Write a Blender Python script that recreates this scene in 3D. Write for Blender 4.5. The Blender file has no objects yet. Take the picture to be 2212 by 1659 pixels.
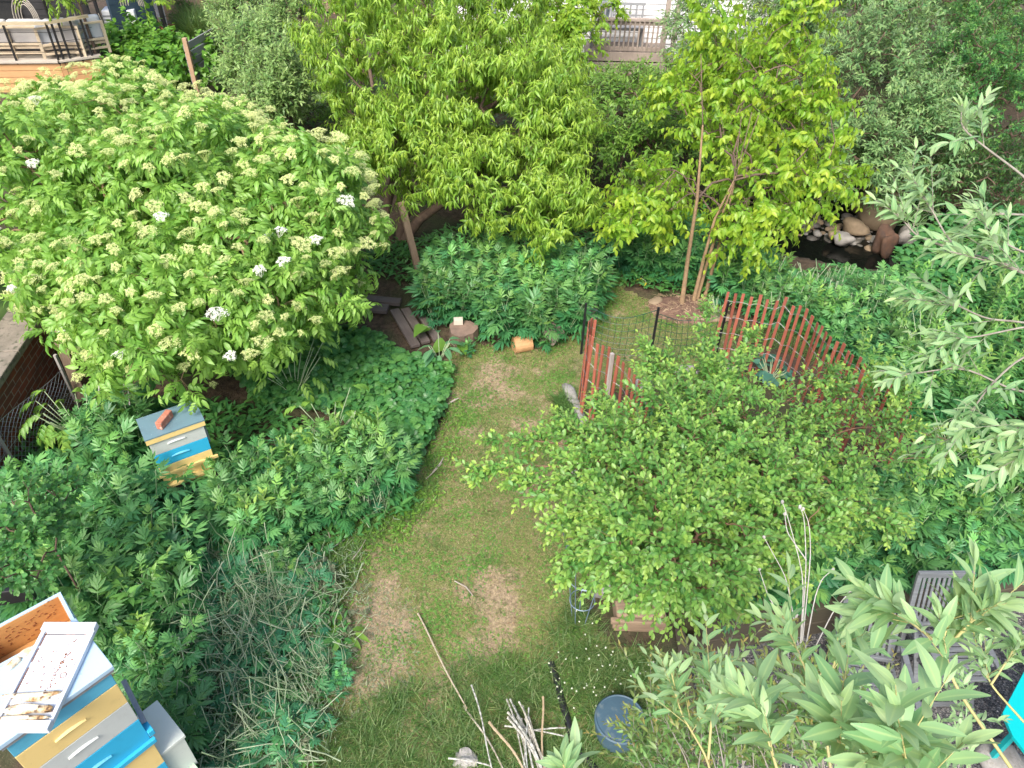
import bpy, math, random
import numpy as np
PI = math.pi
rng = np.random.default_rng(7); random.seed(7)
S = bpy.context.scene; C = S.collection

# ------------------------------------------------------------------ camera, sky, sun, exposure
F = 1637.0; W2 = 1106.0; H2 = 829.5            # photo measured on a 2212 x 1659 grid
CAM = np.array([0, 0, 6.0]); PIT = math.radians(40); ROL = math.radians(1.5)
fw = np.array([0, math.cos(PIT), -math.sin(PIT)]); r0 = np.array([1., 0, 0]); u0 = np.array([0, math.sin(PIT), math.cos(PIT)])
RR = math.cos(ROL)*r0 + math.sin(ROL)*u0; UU = -math.sin(ROL)*r0 + math.cos(ROL)*u0
def ray(a, b): return fw + RR*(a-W2)/F - UU*(b-H2)/F
def P(a, b, z=0.):
    d = ray(a, b); return CAM + d*((z-CAM[2])/d[2])
def Yp(a, b, y):
    d = ray(a, b); return CAM + d*(y/d[1])
def X(a, b, D): return CAM + ray(a, b)*D
def proj(p):
    q = np.asarray(p)-CAM; D = q@fw
    return W2+F*(q@RR)/D, H2-F*(q@UU)/D, D
from mathutils import Matrix
cd = bpy.data.cameras.new('camera'); cam = bpy.data.objects.new('camera', cd); C.objects.link(cam)
cd.sensor_width = 36; cd.lens = 36*F/2212; cd.clip_start = .05; cd.clip_end = 500
M = Matrix.Identity(4)
for i in range(3):
    M[i][0] = RR[i]; M[i][1] = UU[i]; M[i][2] = -fw[i]; M[i][3] = CAM[i]
cam.matrix_world = M; S.camera = cam
SUN_EL, SUN_AZ = 48, 200        # azimuth measured clockwise from +Y: light comes from behind the viewer, slightly left
w = bpy.data.worlds.new('World'); S.world = w; w.use_nodes = True
wn = w.node_tree.nodes; bg = wn['Background']; sk = wn.new('ShaderNodeTexSky')
sk.sky_type = 'NISHITA'; sk.sun_disc = False; sk.sun_elevation = math.radians(SUN_EL); sk.sun_rotation = math.radians(SUN_AZ)
sk.air_density = 1.0; sk.dust_density = 4.0; sk.ozone_density = 1.0
w.node_tree.links.new(sk.outputs[0], bg.inputs[0]); bg.inputs[1].default_value = .11
sd = bpy.data.lights.new('sun', 'SUN'); so = bpy.data.objects.new('sun', sd); C.objects.link(so)
sd.energy = 1.5; sd.angle = math.radians(22); sd.color = (1, .95, .86)
so.rotation_euler = (math.radians(90-SUN_EL), 0, math.radians(180-SUN_AZ))
S.view_settings.view_transform = 'Standard'; S.view_settings.look = 'None'
S.view_settings.exposure = 1.5; S.view_settings.gamma = 1; S.view_settings.use_curve_mapping = False
S.render.resolution_x = 1024; S.render.resolution_y = 768
S.cycles.max_bounces = 6; S.cycles.transmission_bounces = 4; S.cycles.diffuse_bounces = 3; S.cycles.glossy_bounces = 2

# ------------------------------------------------------------------ materials
def nt(name):
    m = bpy.data.materials.new(name); m.use_nodes = True
    t = m.node_tree; b = t.nodes['Principled BSDF']
    return m, t, b
def N(t, kind, **k):
    n = t.nodes.new(kind)
    for a, v in k.items():
        if a.startswith('_'): n.inputs[int(a[1:])].default_value = v
        else: setattr(n, a, v)
    return n
def mixc(t, fac, a, b, mode='MIX'):
    n = t.nodes.new('ShaderNodeMix'); n.data_type = 'RGBA'; n.blend_type = mode
    for i, v in ((0, fac), (6, a), (7, b)):
        if hasattr(v, 'links'): t.links.new(v, n.inputs[i])
        else: n.inputs[i].default_value = (v if i == 0 else (*v, 1) if len(v) == 3 else v)
    return n.outputs[2]
def ramp(t, v, pts):
    n = t.nodes.new('ShaderNodeValToRGB'); e = n.color_ramp.elements
    while len(e) < len(pts): e.new(.5)
    for i, (p, c) in enumerate(pts): e[i].position = p; e[i].color = (*c, 1) if not isinstance(c, (int, float)) else (c, c, c, 1)
    t.links.new(v, n.inputs[0]); return n.outputs[0]
def attr(t, name):
    n = t.nodes.new('ShaderNodeAttribute'); n.attribute_name = name; return n.outputs['Fac']
def noise(t, scale, detail=4, rough=.55, vec=None, dist=0):
    n = N(t, 'ShaderNodeTexNoise'); n.inputs['Scale'].default_value = scale; n.inputs['Detail'].default_value = detail
    n.inputs['Roughness'].default_value = rough; n.inputs['Distortion'].default_value = dist
    if vec is None:
        tc = N(t, 'ShaderNodeTexCoord'); vec = tc.outputs['Object']
    t.links.new(vec, n.inputs['Vector']); return n.outputs['Fac']
def bump(t, b, h, strength=.4, dist=.01):
    n = N(t, 'ShaderNodeBump'); n.inputs['Strength'].default_value = strength; n.inputs['Distance'].default_value = dist
    t.links.new(h, n.inputs['Height']); t.links.new(n.outputs[0], b.inputs['Normal'])
def leafmat(name, dark, light, young, back=None, mid=None, trans=.3, rough=.42, spec=.45, vary=0.):
    m, t, b = nt(name)
    col = mixc(t, attr(t, 'v'), dark, light)
    col = mixc(t, attr(t, 'a'), col, young)
    if vary:
        oi = N(t, 'ShaderNodeObjectInfo'); hs_ = N(t, 'ShaderNodeHueSaturation'); mr = N(t, 'ShaderNodeMapRange'); mr.inputs[3].default_value = 1-vary; mr.inputs[4].default_value = 1+vary*1.1
        mh = N(t, 'ShaderNodeMath', operation='MULTIPLY_ADD'); mh.inputs[1].default_value = 7.31; mh.inputs[2].default_value = .13; fr = N(t, 'ShaderNodeMath', operation='FRACT'); mr2 = N(t, 'ShaderNodeMapRange'); mr2.inputs[3].default_value = .475; mr2.inputs[4].default_value = .52
        t.links.new(oi.outputs['Random'], mr.inputs[0]); t.links.new(oi.outputs['Random'], mh.inputs[0]); t.links.new(mh.outputs[0], fr.inputs[0]); t.links.new(fr.outputs[0], mr2.inputs[0])
        t.links.new(mr.outputs[0], hs_.inputs['Value']); t.links.new(mr2.outputs[0], hs_.inputs['Hue']); t.links.new(col, hs_.inputs['Color']); col = hs_.outputs[0]
    if mid:
        f = ramp(t, attr(t, 'm'), [(0., 1.), (.22, 0.)])
        f2 = N(t, 'ShaderNodeMath', operation='MULTIPLY'); t.links.new(f, f2.inputs[0]); f2.inputs[1].default_value = .7
        col = mixc(t, f2.outputs[0], col, mid)
    g = N(t, 'ShaderNodeNewGeometry')
    if back is None: back = tuple(min(1, c*1.25+.02) for c in light)
    bf = N(t, 'ShaderNodeMath', operation='MULTIPLY'); t.links.new(g.outputs['Backfacing'], bf.inputs[0]); bf.inputs[1].default_value = .7
    col = mixc(t, bf.outputs[0], col, back)
    t.links.new(col, b.inputs['Base Color']); b.inputs['Roughness'].default_value = rough
    b.inputs['Specular IOR Level'].default_value = spec
    tr = N(t, 'ShaderNodeBsdfTranslucent'); tcol = mixc(t, .55, col, (young[0]*1.3, young[1]*1.3, young[2]*.7))
    t.links.new(tcol, tr.inputs[0])
    mx = N(t, 'ShaderNodeMixShader'); mx.inputs[0].default_value = trans
    t.links.new(b.outputs[0], mx.inputs[1]); t.links.new(tr.outputs[0], mx.inputs[2])
    t.links.new(mx.outputs[0], t.nodes['Material Output'].inputs[0])
    return m
def plain(name, a, b_, scale=6, rough=.7, bmp=.3, detail=5, spec=.4, metal=0, c3=None):
    m, t, b = nt(name)
    n = noise(t, scale, detail)
    col = mixc(t, ramp(t, n, [(.3, 0.), (.7, 1.)]), a, b_)
    col = mixc(t, attr(t, 'v'), col, tuple(x*.72 for x in a)) if c3 is None else mixc(t, ramp(t, noise(t, scale*3.1, 3), [(.55, 0.), (.68, 1.)]), col, c3)
    t.links.new(col, b.inputs['Base Color']); b.inputs['Roughness'].default_value = rough; b.inputs['Metallic'].default_value = metal
    b.inputs['Specular IOR Level'].default_value = spec
    if bmp: bump(t, b, noise(t, scale*6, 4), bmp, .01)
    return m
def wood(name, a, b_, ang=0., rough=.75, axis='X', fine=1., stain=None):
    m, t, b = nt(name)
    tc = N(t, 'ShaderNodeTexCoord'); mp = N(t, 'ShaderNodeMapping')
    mp.vector_type = 'TEXTURE'
    mp.inputs['Rotation'].default_value = (0, 0, ang) if axis != 'Z' else (0, PI/2, 0)
    mp.inputs['Scale'].default_value = (1/1.5, 1/14, 1/14)
    t.links.new(tc.outputs['Object'], mp.inputs[0])
    n = noise(t, 3*fine, 6, .65, mp.outputs[0], .6)
    col = mixc(t, ramp(t, n, [(.28, 0.), (.72, 1.)]), a, b_)
    col = mixc(t, attr(t, 'v'), col, tuple(x*.55 for x in a))
    n2 = noise(t, 1.7, 4)
    col = mixc(t, ramp(t, n2, [(.45, 0.), (.75, .6)]), col, stain or tuple(x*.5 for x in b_))
    t.links.new(col, b.inputs['Base Color']); b.inputs['Roughness'].default_value = rough
    bump(t, b, n, .35, .006)
    return m
def paint(name, c, dirt=(.12, .1, .08), amt=.35, rough=.5):
    m, t, b = nt(name)
    n = noise(t, 9, 8, .7); n2 = noise(t, 60, 3, .6)
    f = ramp(t, n, [(.52, 0.), (.8, amt)])
    col = mixc(t, f, c, tuple(x*.6+.05*y for x, y in zip(c, dirt)))
    f2 = ramp(t, n2, [(.68, 0.), (.74, amt)])
    col = mixc(t, f2, col, dirt)
    t.links.new(col, b.inputs['Base Color']); b.inputs['Roughness'].default_value = rough
    bump(t, b, n2, .12, .003)
    return m

# ------------------------------------------------------------------ geometry accumulator (numpy, quads only)
class Acc:
    def __init__(s): s.V = []; s.Q = []; s.v = []; s.a = []; s.m = []; s.n = 0
    def add(s, V, Q, v=0., a=0., m=1.):
        V = np.asarray(V, float).reshape(-1, 3); Q = np.asarray(Q, int).reshape(-1, 4)
        s.V.append(V); s.Q.append(Q+s.n); s.n += len(V)
        s.v.append(np.broadcast_to(np.asarray(v, float), (len(Q),)).copy()); s.a.append(np.broadcast_to(np.asarray(a, float), (len(Q),)).copy())
        s.m.append(np.broadcast_to(np.asarray(m, float), (len(V),)).copy())
    def stamp(s, T, pos, R, sc, v=0., a=0.):
        V, Q, m = T; k = len(pos)
        if k == 0: return
        sc = np.broadcast_to(np.asarray(sc, float), (k,))
        W = np.einsum('kij,nj->kni', R, V)*sc[:, None, None] + pos[:, None, :]
        q = Q[None]+(np.arange(k)*len(V))[:, None, None]
        s.add(W.reshape(-1, 3), q.reshape(-1, 4), np.repeat(np.broadcast_to(v, (k,)), len(Q)), np.repeat(np.broadcast_to(a, (k,)), len(Q)), np.tile(m, k))
    def tubes(s, pts, rad, sides=5, v=0.):
        pts = np.asarray(pts, float); rad = np.asarray(rad, float)
        if pts.ndim == 2: pts = pts[None]
        Nn, K, _ = pts.shape; rad = np.broadcast_to(rad, (Nn, K))
        t = np.gradient(pts, axis=1); t /= np.linalg.norm(t, axis=2, keepdims=True)+1e-9
        ref = np.where(np.abs(t[:, :1, 2:3]) > .8, np.array([1., 0, 0]), np.array([0, 0, 1.]))
        b1 = np.cross(t, np.broadcast_to(ref, t.shape)); b1 /= np.linalg.norm(b1, axis=2, keepdims=True)+1e-9
        b2 = np.cross(t, b1); th = np.arange(sides)*2*PI/sides
        V = pts[:, :, None]+rad[:, :, None, None]*(b1[:, :, None]*np.cos(th)[:, None]+b2[:, :, None]*np.sin(th)[:, None])
        i = np.arange(K-1)[:, None]*sides; j = np.arange(sides)[None]; j2 = (j+1) % sides
        q = np.stack([i+j, i+j2, i+sides+j2, i+sides+j], -1).reshape(-1, 4)
        caps = []
        for e in (0, (K-1)*sides):
            if sides == 4: caps.append([e, e+1, e+2, e+3])
            elif sides == 6: caps += [[e, e+1, e+2, e+3], [e, e+3, e+4, e+5]]
            elif sides == 8: caps += [[e, e+1, e+2, e+3], [e, e+3, e+4, e+7], [e+4, e+5, e+6, e+7]]
        if caps: q = np.concatenate([q, np.array(caps)])
        Q = q[None]+(np.arange(Nn)*K*sides)[:, None, None]
        vv = np.broadcast_to(np.asarray(v, float), (Nn,))
        s.add(V.reshape(-1, 3), Q.reshape(-1, 4), np.repeat(vv, len(q)))
    def box(s, c, size, rz=0., v=0., R=None):
        hx, hy, hz = np.array(size)/2.
        V = np.array([[x, y, z] for x in (-hx, hx) for y in (-hy, hy) for z in (-hz, hz)])
        if R is None:
            cc, ss = math.cos(rz), math.sin(rz); R = np.array([[cc, -ss, 0], [ss, cc, 0], [0, 0, 1]])
        V = V@np.asarray(R).T+np.array(c)
        s.add(V, [[0, 1, 3, 2], [4, 6, 7, 5], [0, 4, 5, 1], [2, 3, 7, 6], [0, 2, 6, 4], [1, 5, 7, 3]], v)
    def bar(s, p, q, wd, ht, v=0., up=(0, 0, 1)):
        p = np.array(p, float); q = np.array(q, float); d = q-p; L = np.linalg.norm(d); y = d/L
        x = np.cross(y, up)
        if np.linalg.norm(x) < 1e-3: x = np.cross(y, (0, 1, 0))
        x /= np.linalg.norm(x); z = np.cross(x, y)
        s.box((p+q)/2, (wd, L, ht), R=np.stack([x, y, z], 1), v=v)
    def panel(s, pts, thick, v=0.):
        pts = np.array(pts, float); n = np.cross(pts[1]-pts[0], pts[3]-pts[0]); n /= np.linalg.norm(n)
        V = np.concatenate([pts, pts-n*thick])
        s.add(V, [[0, 1, 2, 3], [7, 6, 5, 4], [0, 4, 5, 1], [1, 5, 6, 2], [2, 6, 7, 3], [3, 7, 4, 0]], v)
    def lathe(s, c, prof, sides=20, v=0.):
        K = len(prof); th = np.arange(sides)*2*PI/sides
        V = np.array([[c[0]+r*math.cos(a), c[1]+r*math.sin(a), c[2]+z] for r, z in prof for a in th])
        i = np.arange(K-1)[:, None]*sides; j = np.arange(sides)[None]; j2 = (j+1) % sides
        s.add(V, np.stack([i+j, i+j2, i+sides+j2, i+sides+j], -1).reshape(-1, 4), v)
    def blob(s, c, size, rz=0., v=0., rough=.12, seg=10, rings=7, a=0.):
        th = np.arange(seg)*2*PI/seg; ph = np.linspace(.12, PI-.12, rings)
        q = rng.normal(size=(3, 3)); off = rng.uniform(0, 6, 3)
        V = []
        for p_ in ph:
            for t_ in th:
                d = np.array([math.sin(p_)*math.cos(t_), math.sin(p_)*math.sin(t_), math.cos(p_)])
                k = 1+rough*np.sum(np.sin(q@d*2.2+off))*.6
                V.append(np.sign(d)*np.abs(d)**.85*k)
        V = np.array(V)*np.array(size)/2.
        cc, ss = math.cos(rz), math.sin(rz); V = V@np.array([[cc, -ss, 0], [ss, cc, 0], [0, 0, 1]]).T+np.array(c)
        i = np.arange(rings-1)[:, None]*seg; j = np.arange(seg)[None]; j2 = (j+1) % seg
        Q = np.stack([i+j, i+seg+j, i+seg+j2, i+j2], -1).reshape(-1, 4)
        e = (rings-1)*seg
        capq = [[0, k, k+1, k+2] for k in range(1, seg-2, 2)]+[[e, e+k+2, e+k+1, e+k] for k in range(1, seg-2, 2)]
        s.add(V, np.concatenate([Q, np.array(capq)]), v, a)

def obj(name, acc, mat, parent=None, smooth=False, bevel=0., local=False):
    V = np.concatenate(acc.V); Q = np.concatenate(acc.Q)
    if parent is not None and not local: V = V-np.array(parent.location)
    me = bpy.data.meshes.new(name)
    me.vertices.add(len(V)); me.vertices.foreach_set('co', V.astype(np.float32).ravel())
    me.loops.add(len(Q)*4); me.loops.foreach_set('vertex_index', Q.astype(np.int32).ravel())
    me.polygons.add(len(Q)); me.polygons.foreach_set('loop_start', (np.arange(len(Q))*4).astype(np.int32))
    me.update(calc_edges=True)
    for nm, dom, arr in (('v', 'FACE', acc.v), ('a', 'FACE', acc.a), ('m', 'POINT', acc.m)):
        at = me.attributes.new(nm, 'FLOAT', dom); at.data.foreach_set('value', np.concatenate(arr).astype(np.float32))
    me.polygons.foreach_set('use_smooth', np.full(len(Q), smooth))
    me.materials.append(mat); me.update()
    o = bpy.data.objects.new(name, me); C.objects.link(o)
    if parent is not None: o.parent = parent
    if bevel:
        b = o.modifiers.new('bevel', 'BEVEL'); b.width = bevel; b.segments = 2; b.limit_method = 'ANGLE'
    return o
def tag(o, label=None, cat=None, group=None, kind=None):
    if label: o['label'] = label
    if cat: o['category'] = cat
    if group: o['group'] = group
    if kind: o['kind'] = kind
    return o
def thing(name, label, cat, loc=(0, 0, 0), rz=0., group=None):
    o = bpy.data.objects.new(name, None); C.objects.link(o); o.empty_display_size = .1
    o.location = tuple(loc); o.rotation_euler = (0, 0, rz)
    return tag(o, label, cat, group)
def dup(root, loc, rz, sc=1., label=None, group=None, children=None):
    r = root.copy(); C.objects.link(r); r.location = tuple(loc); r.rotation_euler = (0, 0, rz); r.scale = (sc, sc, sc)
    if label: r['label'] = label
    if group: r['group'] = group
    for ch in (children if children is not None else list(root.children)):
        c = ch.copy(); C.objects.link(c); c.parent = r
    return r

# ------------------------------------------------------------------ leaves
def leaf(n=3, L=1., Wd=.25, droop=.6, fold=.25, shape='lance', wave=0.):
    V = []; m = []; y = z = 0.
    for i in range(n+1):
        s_ = i/n
        if shape == 'lance': w_ = math.sin(PI*min(1, .06+.9*s_)**.85)
        elif shape == 'ovate': w_ = math.sin(PI*(.06+.92*s_)**.72)
        elif shape == 'obov': w_ = math.sin(PI*(.04+.93*s_)**1.25)
        elif shape == 'round': w_ = math.sin(PI*(.1+.85*s_))**.6
        elif shape == 'heart': w_ = max(.05, (1-s_**1.7))*(.75 if i == 0 else 1)
        else: w_ = (1-s_)**.8
        w_ = max(w_, .04)*Wd/2
        if i: a_ = -droop*(s_-.5/n)*1.1; y += L/n*math.cos(a_); z += L/n*math.sin(a_)
        wz = wave*math.sin(s_*9)*Wd
        V += [(-w_, y, z+fold*w_+wz), (0, y, z), (w_, y, z+fold*w_-wz)]; m += [1, 0, 1]
    Q = []
    for i in range(n):
        k = i*3; Q += [(k, k+1, k+4, k+3), (k+1, k+2, k+5, k+4)]
    return np.array(V), np.array(Q), np.array(m, float)
def rotT(T, az, el=0., roll=0., off=(0, 0, 0), sc=1.):
    V, Q, m = T; V = V.copy()*sc
    c, s_ = math.cos(roll), math.sin(roll); V = V@np.array([[c, 0, s_], [0, 1, 0], [-s_, 0, c]]).T
    c, s_ = math.cos(el), math.sin(el); V = V@np.array([[1, 0, 0], [0, c, -s_], [0, s_, c]]).T
    c, s_ = math.cos(az), math.sin(az); V = V@np.array([[c, -s_, 0], [s_, c, 0], [0, 0, 1]]).T
    return V+np.array(off), Q, m
def joinT(Ts):
    V = []; Q = []; m = []; n = 0
    for a, b, c in Ts: V.append(a); Q.append(b+n); m.append(c); n += len(a)
    return np.concatenate(V), np.concatenate(Q), np.concatenate(m)
def stalkT(L, w_=.012, droop=0., n=2):
    return leaf(n, L, w_*2, droop, 0, 'lance')
def pinnate(pairs, L, lf, lw, droop, lshape='lance', n=2, ang=1.0, ldroop=.6, term=1.15):
    # one compound leaf of unit-ish length L along +Y
    out = [stalkT(L, L*.012, droop, 3)]
    for i in range(pairs+1):
        s_ = .25+.75*i/pairs; a_ = -droop*s_*.55; y = L*s_*math.cos(a_*.6); z = L*s_*math.sin(a_)
        if i == pairs: out.append(rotT(leaf(n, lf*term, lw*term, ldroop, .3, lshape), 0, -droop, 0, (0, y, z)))
        else:
            for sd_ in (-1, 1):
                out.append(rotT(leaf(n, lf*(.8+.3*s_), lw*(.85+.2*s_), ldroop, .3, lshape), -sd_*ang*(1-.15*s_), -.12-droop*s_*.6, sd_*.2, (0, y, z)))
    return joinT(out)
def lobed(scale=1., n=2):
    # deeply cut leaf: pointed lobes fanned along a stalk
    out = [stalkT(.55, .012, .3, 2)]
    for a_, s_, y in ((0, .62, .5), (.62, .5, .46), (-.62, .5, .46), (1.15, .42, .34), (-1.15, .42, .34), (.34, .4, .62), (-.34, .4, .62)):
        out.append(rotT(leaf(n, s_, .135, .45, .25, 'lance'), a_, -.12, 0, (0, y, -.05)))
    return joinT(out)
def tri(shape='round', L=.5, Wd=.5):
    return joinT([rotT(leaf(3, L, Wd, .5, .25, shape), a_, -.05, 0, (0, .02, 0)) for a_ in (0, 1.75, -1.75)])
def nrm(a): return a/(np.linalg.norm(a, axis=-1, keepdims=True)+1e-9)
def frames(y, hint):
    y = nrm(y); x = nrm(np.cross(y, hint)); z = np.cross(x, y)
    return np.stack([x, y, z], -1)
def foliage(acc, T, P0, D, L, n, size, ang=.9, tipang=.45, grav=.3, sag=.15, start=.12, phi=2.4, tip=.6, upw=.8, jit=.3, twig=None, tr=.003, vbias=0., alt=False, tipscale=.6, amax=1.):
    k = len(P0); P0 = np.asarray(P0); D = nrm(np.asarray(D)); L = np.broadcast_to(np.asarray(L, float), (k,))
    t = np.linspace(start, 1, n)[None, :]+rng.uniform(-.25, .25, (k, n))/n; t = np.clip(t, 0, 1)
    pos = P0[:, None]+D[:, None]*(L[:, None]*t)[..., None]; pos[..., 2] -= sag*L[:, None]*t**2
    tg = np.repeat(D[:, None], n, 1).copy(); tg[..., 2] -= 2*sag*t; tg = nrm(tg)
    a = nrm(np.cross(tg, np.array([.13, .21, .97]))); b = np.cross(a, tg)
    ph = np.arange(n)[None]*(PI if alt else phi)+rng.uniform(0, 6.28, (k, 1))*(0 if alt else 1)+rng.normal(0, .25, (k, n))
    rad = a*np.cos(ph)[..., None]+b*np.sin(ph)[..., None]
    an = (ang+(tipang-ang)*t**2+rng.normal(0, .12, (k, n)))[..., None]
    ld = tg*np.cos(an)+rad*np.sin(an); ld[..., 2] -= grav*rng.uniform(.6, 1.4, (k, n)); ld = nrm(ld)
    hint = tg*.6+np.array([0, 0, upw])+rng.normal(0, jit, (k, n, 3))
    R = frames(ld.reshape(-1, 3), hint.reshape(-1, 3))
    sc = size*rng.uniform(.72, 1.15, (k, n))*(1-(1-tipscale)*np.clip((t-.7)/.3, 0, 1))*np.clip(.7+t*1.2, 0, 1)
    v = np.clip(rng.beta(2, 2, (k, n))*.9+rng.normal(0, .15, (k, 1))+vbias, 0, 1)
    ag = np.clip(tip*np.clip(t-.35, 0, 1)**1.3*1.6*rng.uniform(.5, 1.2, (k, 1)), 0, amax)
    acc.stamp(T, pos.reshape(-1, 3), R, sc.ravel(), v.ravel(), ag.ravel())
    if twig is not None:
        tt = np.linspace(0, 1, 5)[None]; q = P0[:, None]+D[:, None]*(L[:, None]*tt)[..., None]; q[..., 2] -= sag*L[:, None]*tt**2
        twig.tubes(q, tr*np.linspace(1, .35, 5)[None]*np.ones((k, 1)), 4, rng.uniform(0, .4, k))
def skeleton(acc, trunk, targets, r_tip=.004, r_pow=.5, up=.1, jit=.06, maxr=None, sides=6, pen=.18):
    nodes = [np.array(p_, float) for p_ in trunk]; par = [-1]+list(range(len(trunk)-1)); plen = [0.]
    for i in range(1, len(trunk)): plen.append(plen[-1]+np.linalg.norm(nodes[i]-nodes[i-1]))
    chains = [list(range(len(trunk)))]
    order = np.argsort(np.linalg.norm(targets-nodes[-1], axis=1)*1+0*targets[:, 2])
    arr = np.array(nodes)
    for ti in order:
        t_ = targets[ti]; d = np.linalg.norm(arr-t_, axis=1)+pen*np.array(plen)
        j = int(np.argmin(d)); p_ = arr[j]; dist = np.linalg.norm(t_-p_)
        ids = [j]; last = j; new = []
        for s_ in (.33, .67, 1.):
            q = p_+(t_-p_)*s_
            if s_ < 1: q = q+np.array([0, 0, up*dist*math.sin(PI*s_)])+rng.normal(0, jit*dist, 3)
            nodes.append(q); par.append(last); plen.append(plen[last]+dist/3); last = len(nodes)-1; ids.append(last); new.append(q)
        arr = np.concatenate([arr, np.array(new)]); chains.append(ids)
    cnt = np.zeros(len(nodes))
    for c in chains[1:]: cnt[c[-1]] += 1
    for i in range(len(nodes)-1, 0, -1):
        if par[i] >= 0: cnt[par[i]] += cnt[i]
    r = r_tip*np.maximum(cnt, 1)**r_pow
    if maxr: r = np.minimum(r, maxr)
    t0 = chains[0]; tr = [max(r[t0[-1]], r_tip*2)*(1+.5*(len(t0)-1-i)/max(1, len(t0)-1)) for i in range(len(t0))]
    acc.tubes(np.array([nodes[i] for i in t0]), np.array(tr), 8)
    P_ = np.array([[nodes[i] for i in c] for c in chains[1:]]); R_ = np.array([[min(r[c[0]], r[c[1]]*1.15)]+[r[i] for i in c[1:]] for c in chains[1:]])
    acc.tubes(P_, R_, sides)
def crown(ells, n, rmin=.5, low=.5):
    # ells: (centre, (rx, ry, rz), weight); points in the outer part of a union of ellipsoids, with outward directions
    ps = []; ds = []; wsum = sum(e[2] for e in ells)
    for c, r_, wt in ells:
        k = int(n*wt/wsum)+1; d = nrm(rng.normal(size=(k*3, 3))); keep = rng.random(k*3) < np.where(d[:, 2] < -.15, low, 1.); d = d[keep][:k]
        rr = rng.uniform(rmin**2, 1, (len(d), 1))**.5
        lump = 1+.10*np.sin(d[:, :1]*5+c[0]*3)+.10*np.sin(d[:, 1:2]*6+c[1])+.08*np.sin(d[:, 2:]*7+d[:, :1]*3)
        ps.append(np.array(c)+d*rr*lump*np.array(r_)); ds.append(d)
    return np.concatenate(ps), np.concatenate(ds)
def ell(u, v, D, ru, rv, rd, wt=1.): return (X(u, v, D), (ru*D/F, rd, rv*D/F*1.1), wt)

def inpoly(x, y, poly):
    x = np.asarray(x); ins = np.zeros(x.shape, bool); n = len(poly)
    for i in range(n):
        x1, y1 = poly[i]; x2, y2 = poly[(i+1) % n]
        c = ((y1 > y) != (y2 > y)) & (x < (x2-x1)*(y-y1)/(y2-y1+1e-12)+x1); ins ^= c
    return ins
def scatter(polyimg, n, z=0., spacing=0.):
    W_ = np.array([P(a, b, z)[:2] for a, b in polyimg]); lo, hi = W_.min(0), W_.max(0); out = np.zeros((0, 2))
    tries = 0
    while len(out) < n and tries < 60:
        q = rng.uniform(lo, hi, (max(200, n), 2)); q = q[inpoly(q[:, 0], q[:, 1], W_)]
        if spacing:
            for p_ in q:
                if len(out) >= n: break
                if len(out) == 0 or np.min(np.sum((out-p_)**2, 1)) > spacing**2: out = np.concatenate([out, p_[None]])
        else: out = np.concatenate([out, q])
        tries += 1
    out = out[:n]; return np.concatenate([out, np.full((len(out), 1), z)], 1)

# ------------------------------------------------------------------ terrain
ZP = -.42                                              # gravel patio level
WA = P(1470, 1352, 0)[:2]; WB = P(2000, 1262, 0)[:2]; WD = (WB-WA)/np.linalg.norm(WB-WA); WN = np.array([WD[1], -WD[0]])   # retaining wall line, WN points to the camera
CK = P(1830, 525, -.9)[:2]
def height(x, y):
    x = np.asarray(x, float); y = np.asarray(y, float)
    e = ((x-CK[0]-.5)/3.4)**2+((y-CK[1]+.1)/2.05)**2
    z = -1.15*np.clip((1.35-e)*2.2, 0, 1)
    d = (x-WA[0])*WN[0]+(y-WA[1])*WN[1]; l = (x-WA[0])*WD[0]+(y-WA[1])*WD[1]
    z = np.where((d > -.1) & (x > WA[0]-.05), ZP, z)
    far = np.clip((y-13)/8, 0, 1)
    return z+far*.0
gx = np.concatenate([np.linspace(-60, -9, 40), np.linspace(-8.9, 9, 240), np.linspace(9.2, 60, 40)])
gy = np.concatenate([np.linspace(-6, 1, 12), np.linspace(1.1, 16, 230), np.linspace(16.3, 90, 60)])
GX, GY = np.meshgrid(gx, gy); GZ = height(GX, GY)
GZ = GZ+np.where((GZ > -.05), (np.sin(GX*2.1+np.sin(GY*1.7))*.012-.012), 0)
PATCH = [(1085, 830, .5), (1150, 905, .35), (1020, 862, .35), (805, 1345, .32), (860, 1290, .25), (1062, 1335, .4), (1085, 1290, .28), (1180, 1120, .3), (1243, 905, .25), (760, 1400, .4), (850, 1430, .4), (1060, 1410, .3), (640, 1400, .4), (620, 1550, .4), (700, 1250, .3), (760, 1200, .3), (1205, 965, .25), (1150, 1030, .28), (700, 1480, .3), (820, 1500, .3), (980, 1480, .25), (1200, 1090, .22), (1230, 1150, .25), (1120, 1250, .22), (720, 1300, .25), (1100, 800, .3), (960, 850, .2), (1180, 800, .25), (900, 1560, .25), (1040, 940, .2), (1330, 690, .12)]
PW = [(P(u_, v_)[:2], r_) for u_, v_, r_ in PATCH]
def bare(x, y):
    x = np.asarray(x); y = np.asarray(y); wx = x+.10*np.sin(y*6+1)+.06*np.sin(y*15+x*9); wy = y+.10*np.sin(x*7)+.05*np.sin(x*17-y*8); s_ = np.zeros(x.shape)
    for c_, r_ in PW: s_ = s_+np.exp(-((wx-c_[0])**2+(wy-c_[1])**2)/(r_*.62)**2)
    s_ = s_+.28*np.sin(x*3.1+np.sin(y*2.3)*2)*np.sin(y*2.7+np.sin(x*3.7)*1.5)+.2*np.sin(x*8.3+y*3)*np.sin(y*9.1-x*2)
    s_ = s_*.62+.22*np.sin(x*23+np.sin(y*19)*2)*np.sin(y*21-np.sin(x*17)*2)
    return np.clip(s_, 0, 1)
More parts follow.
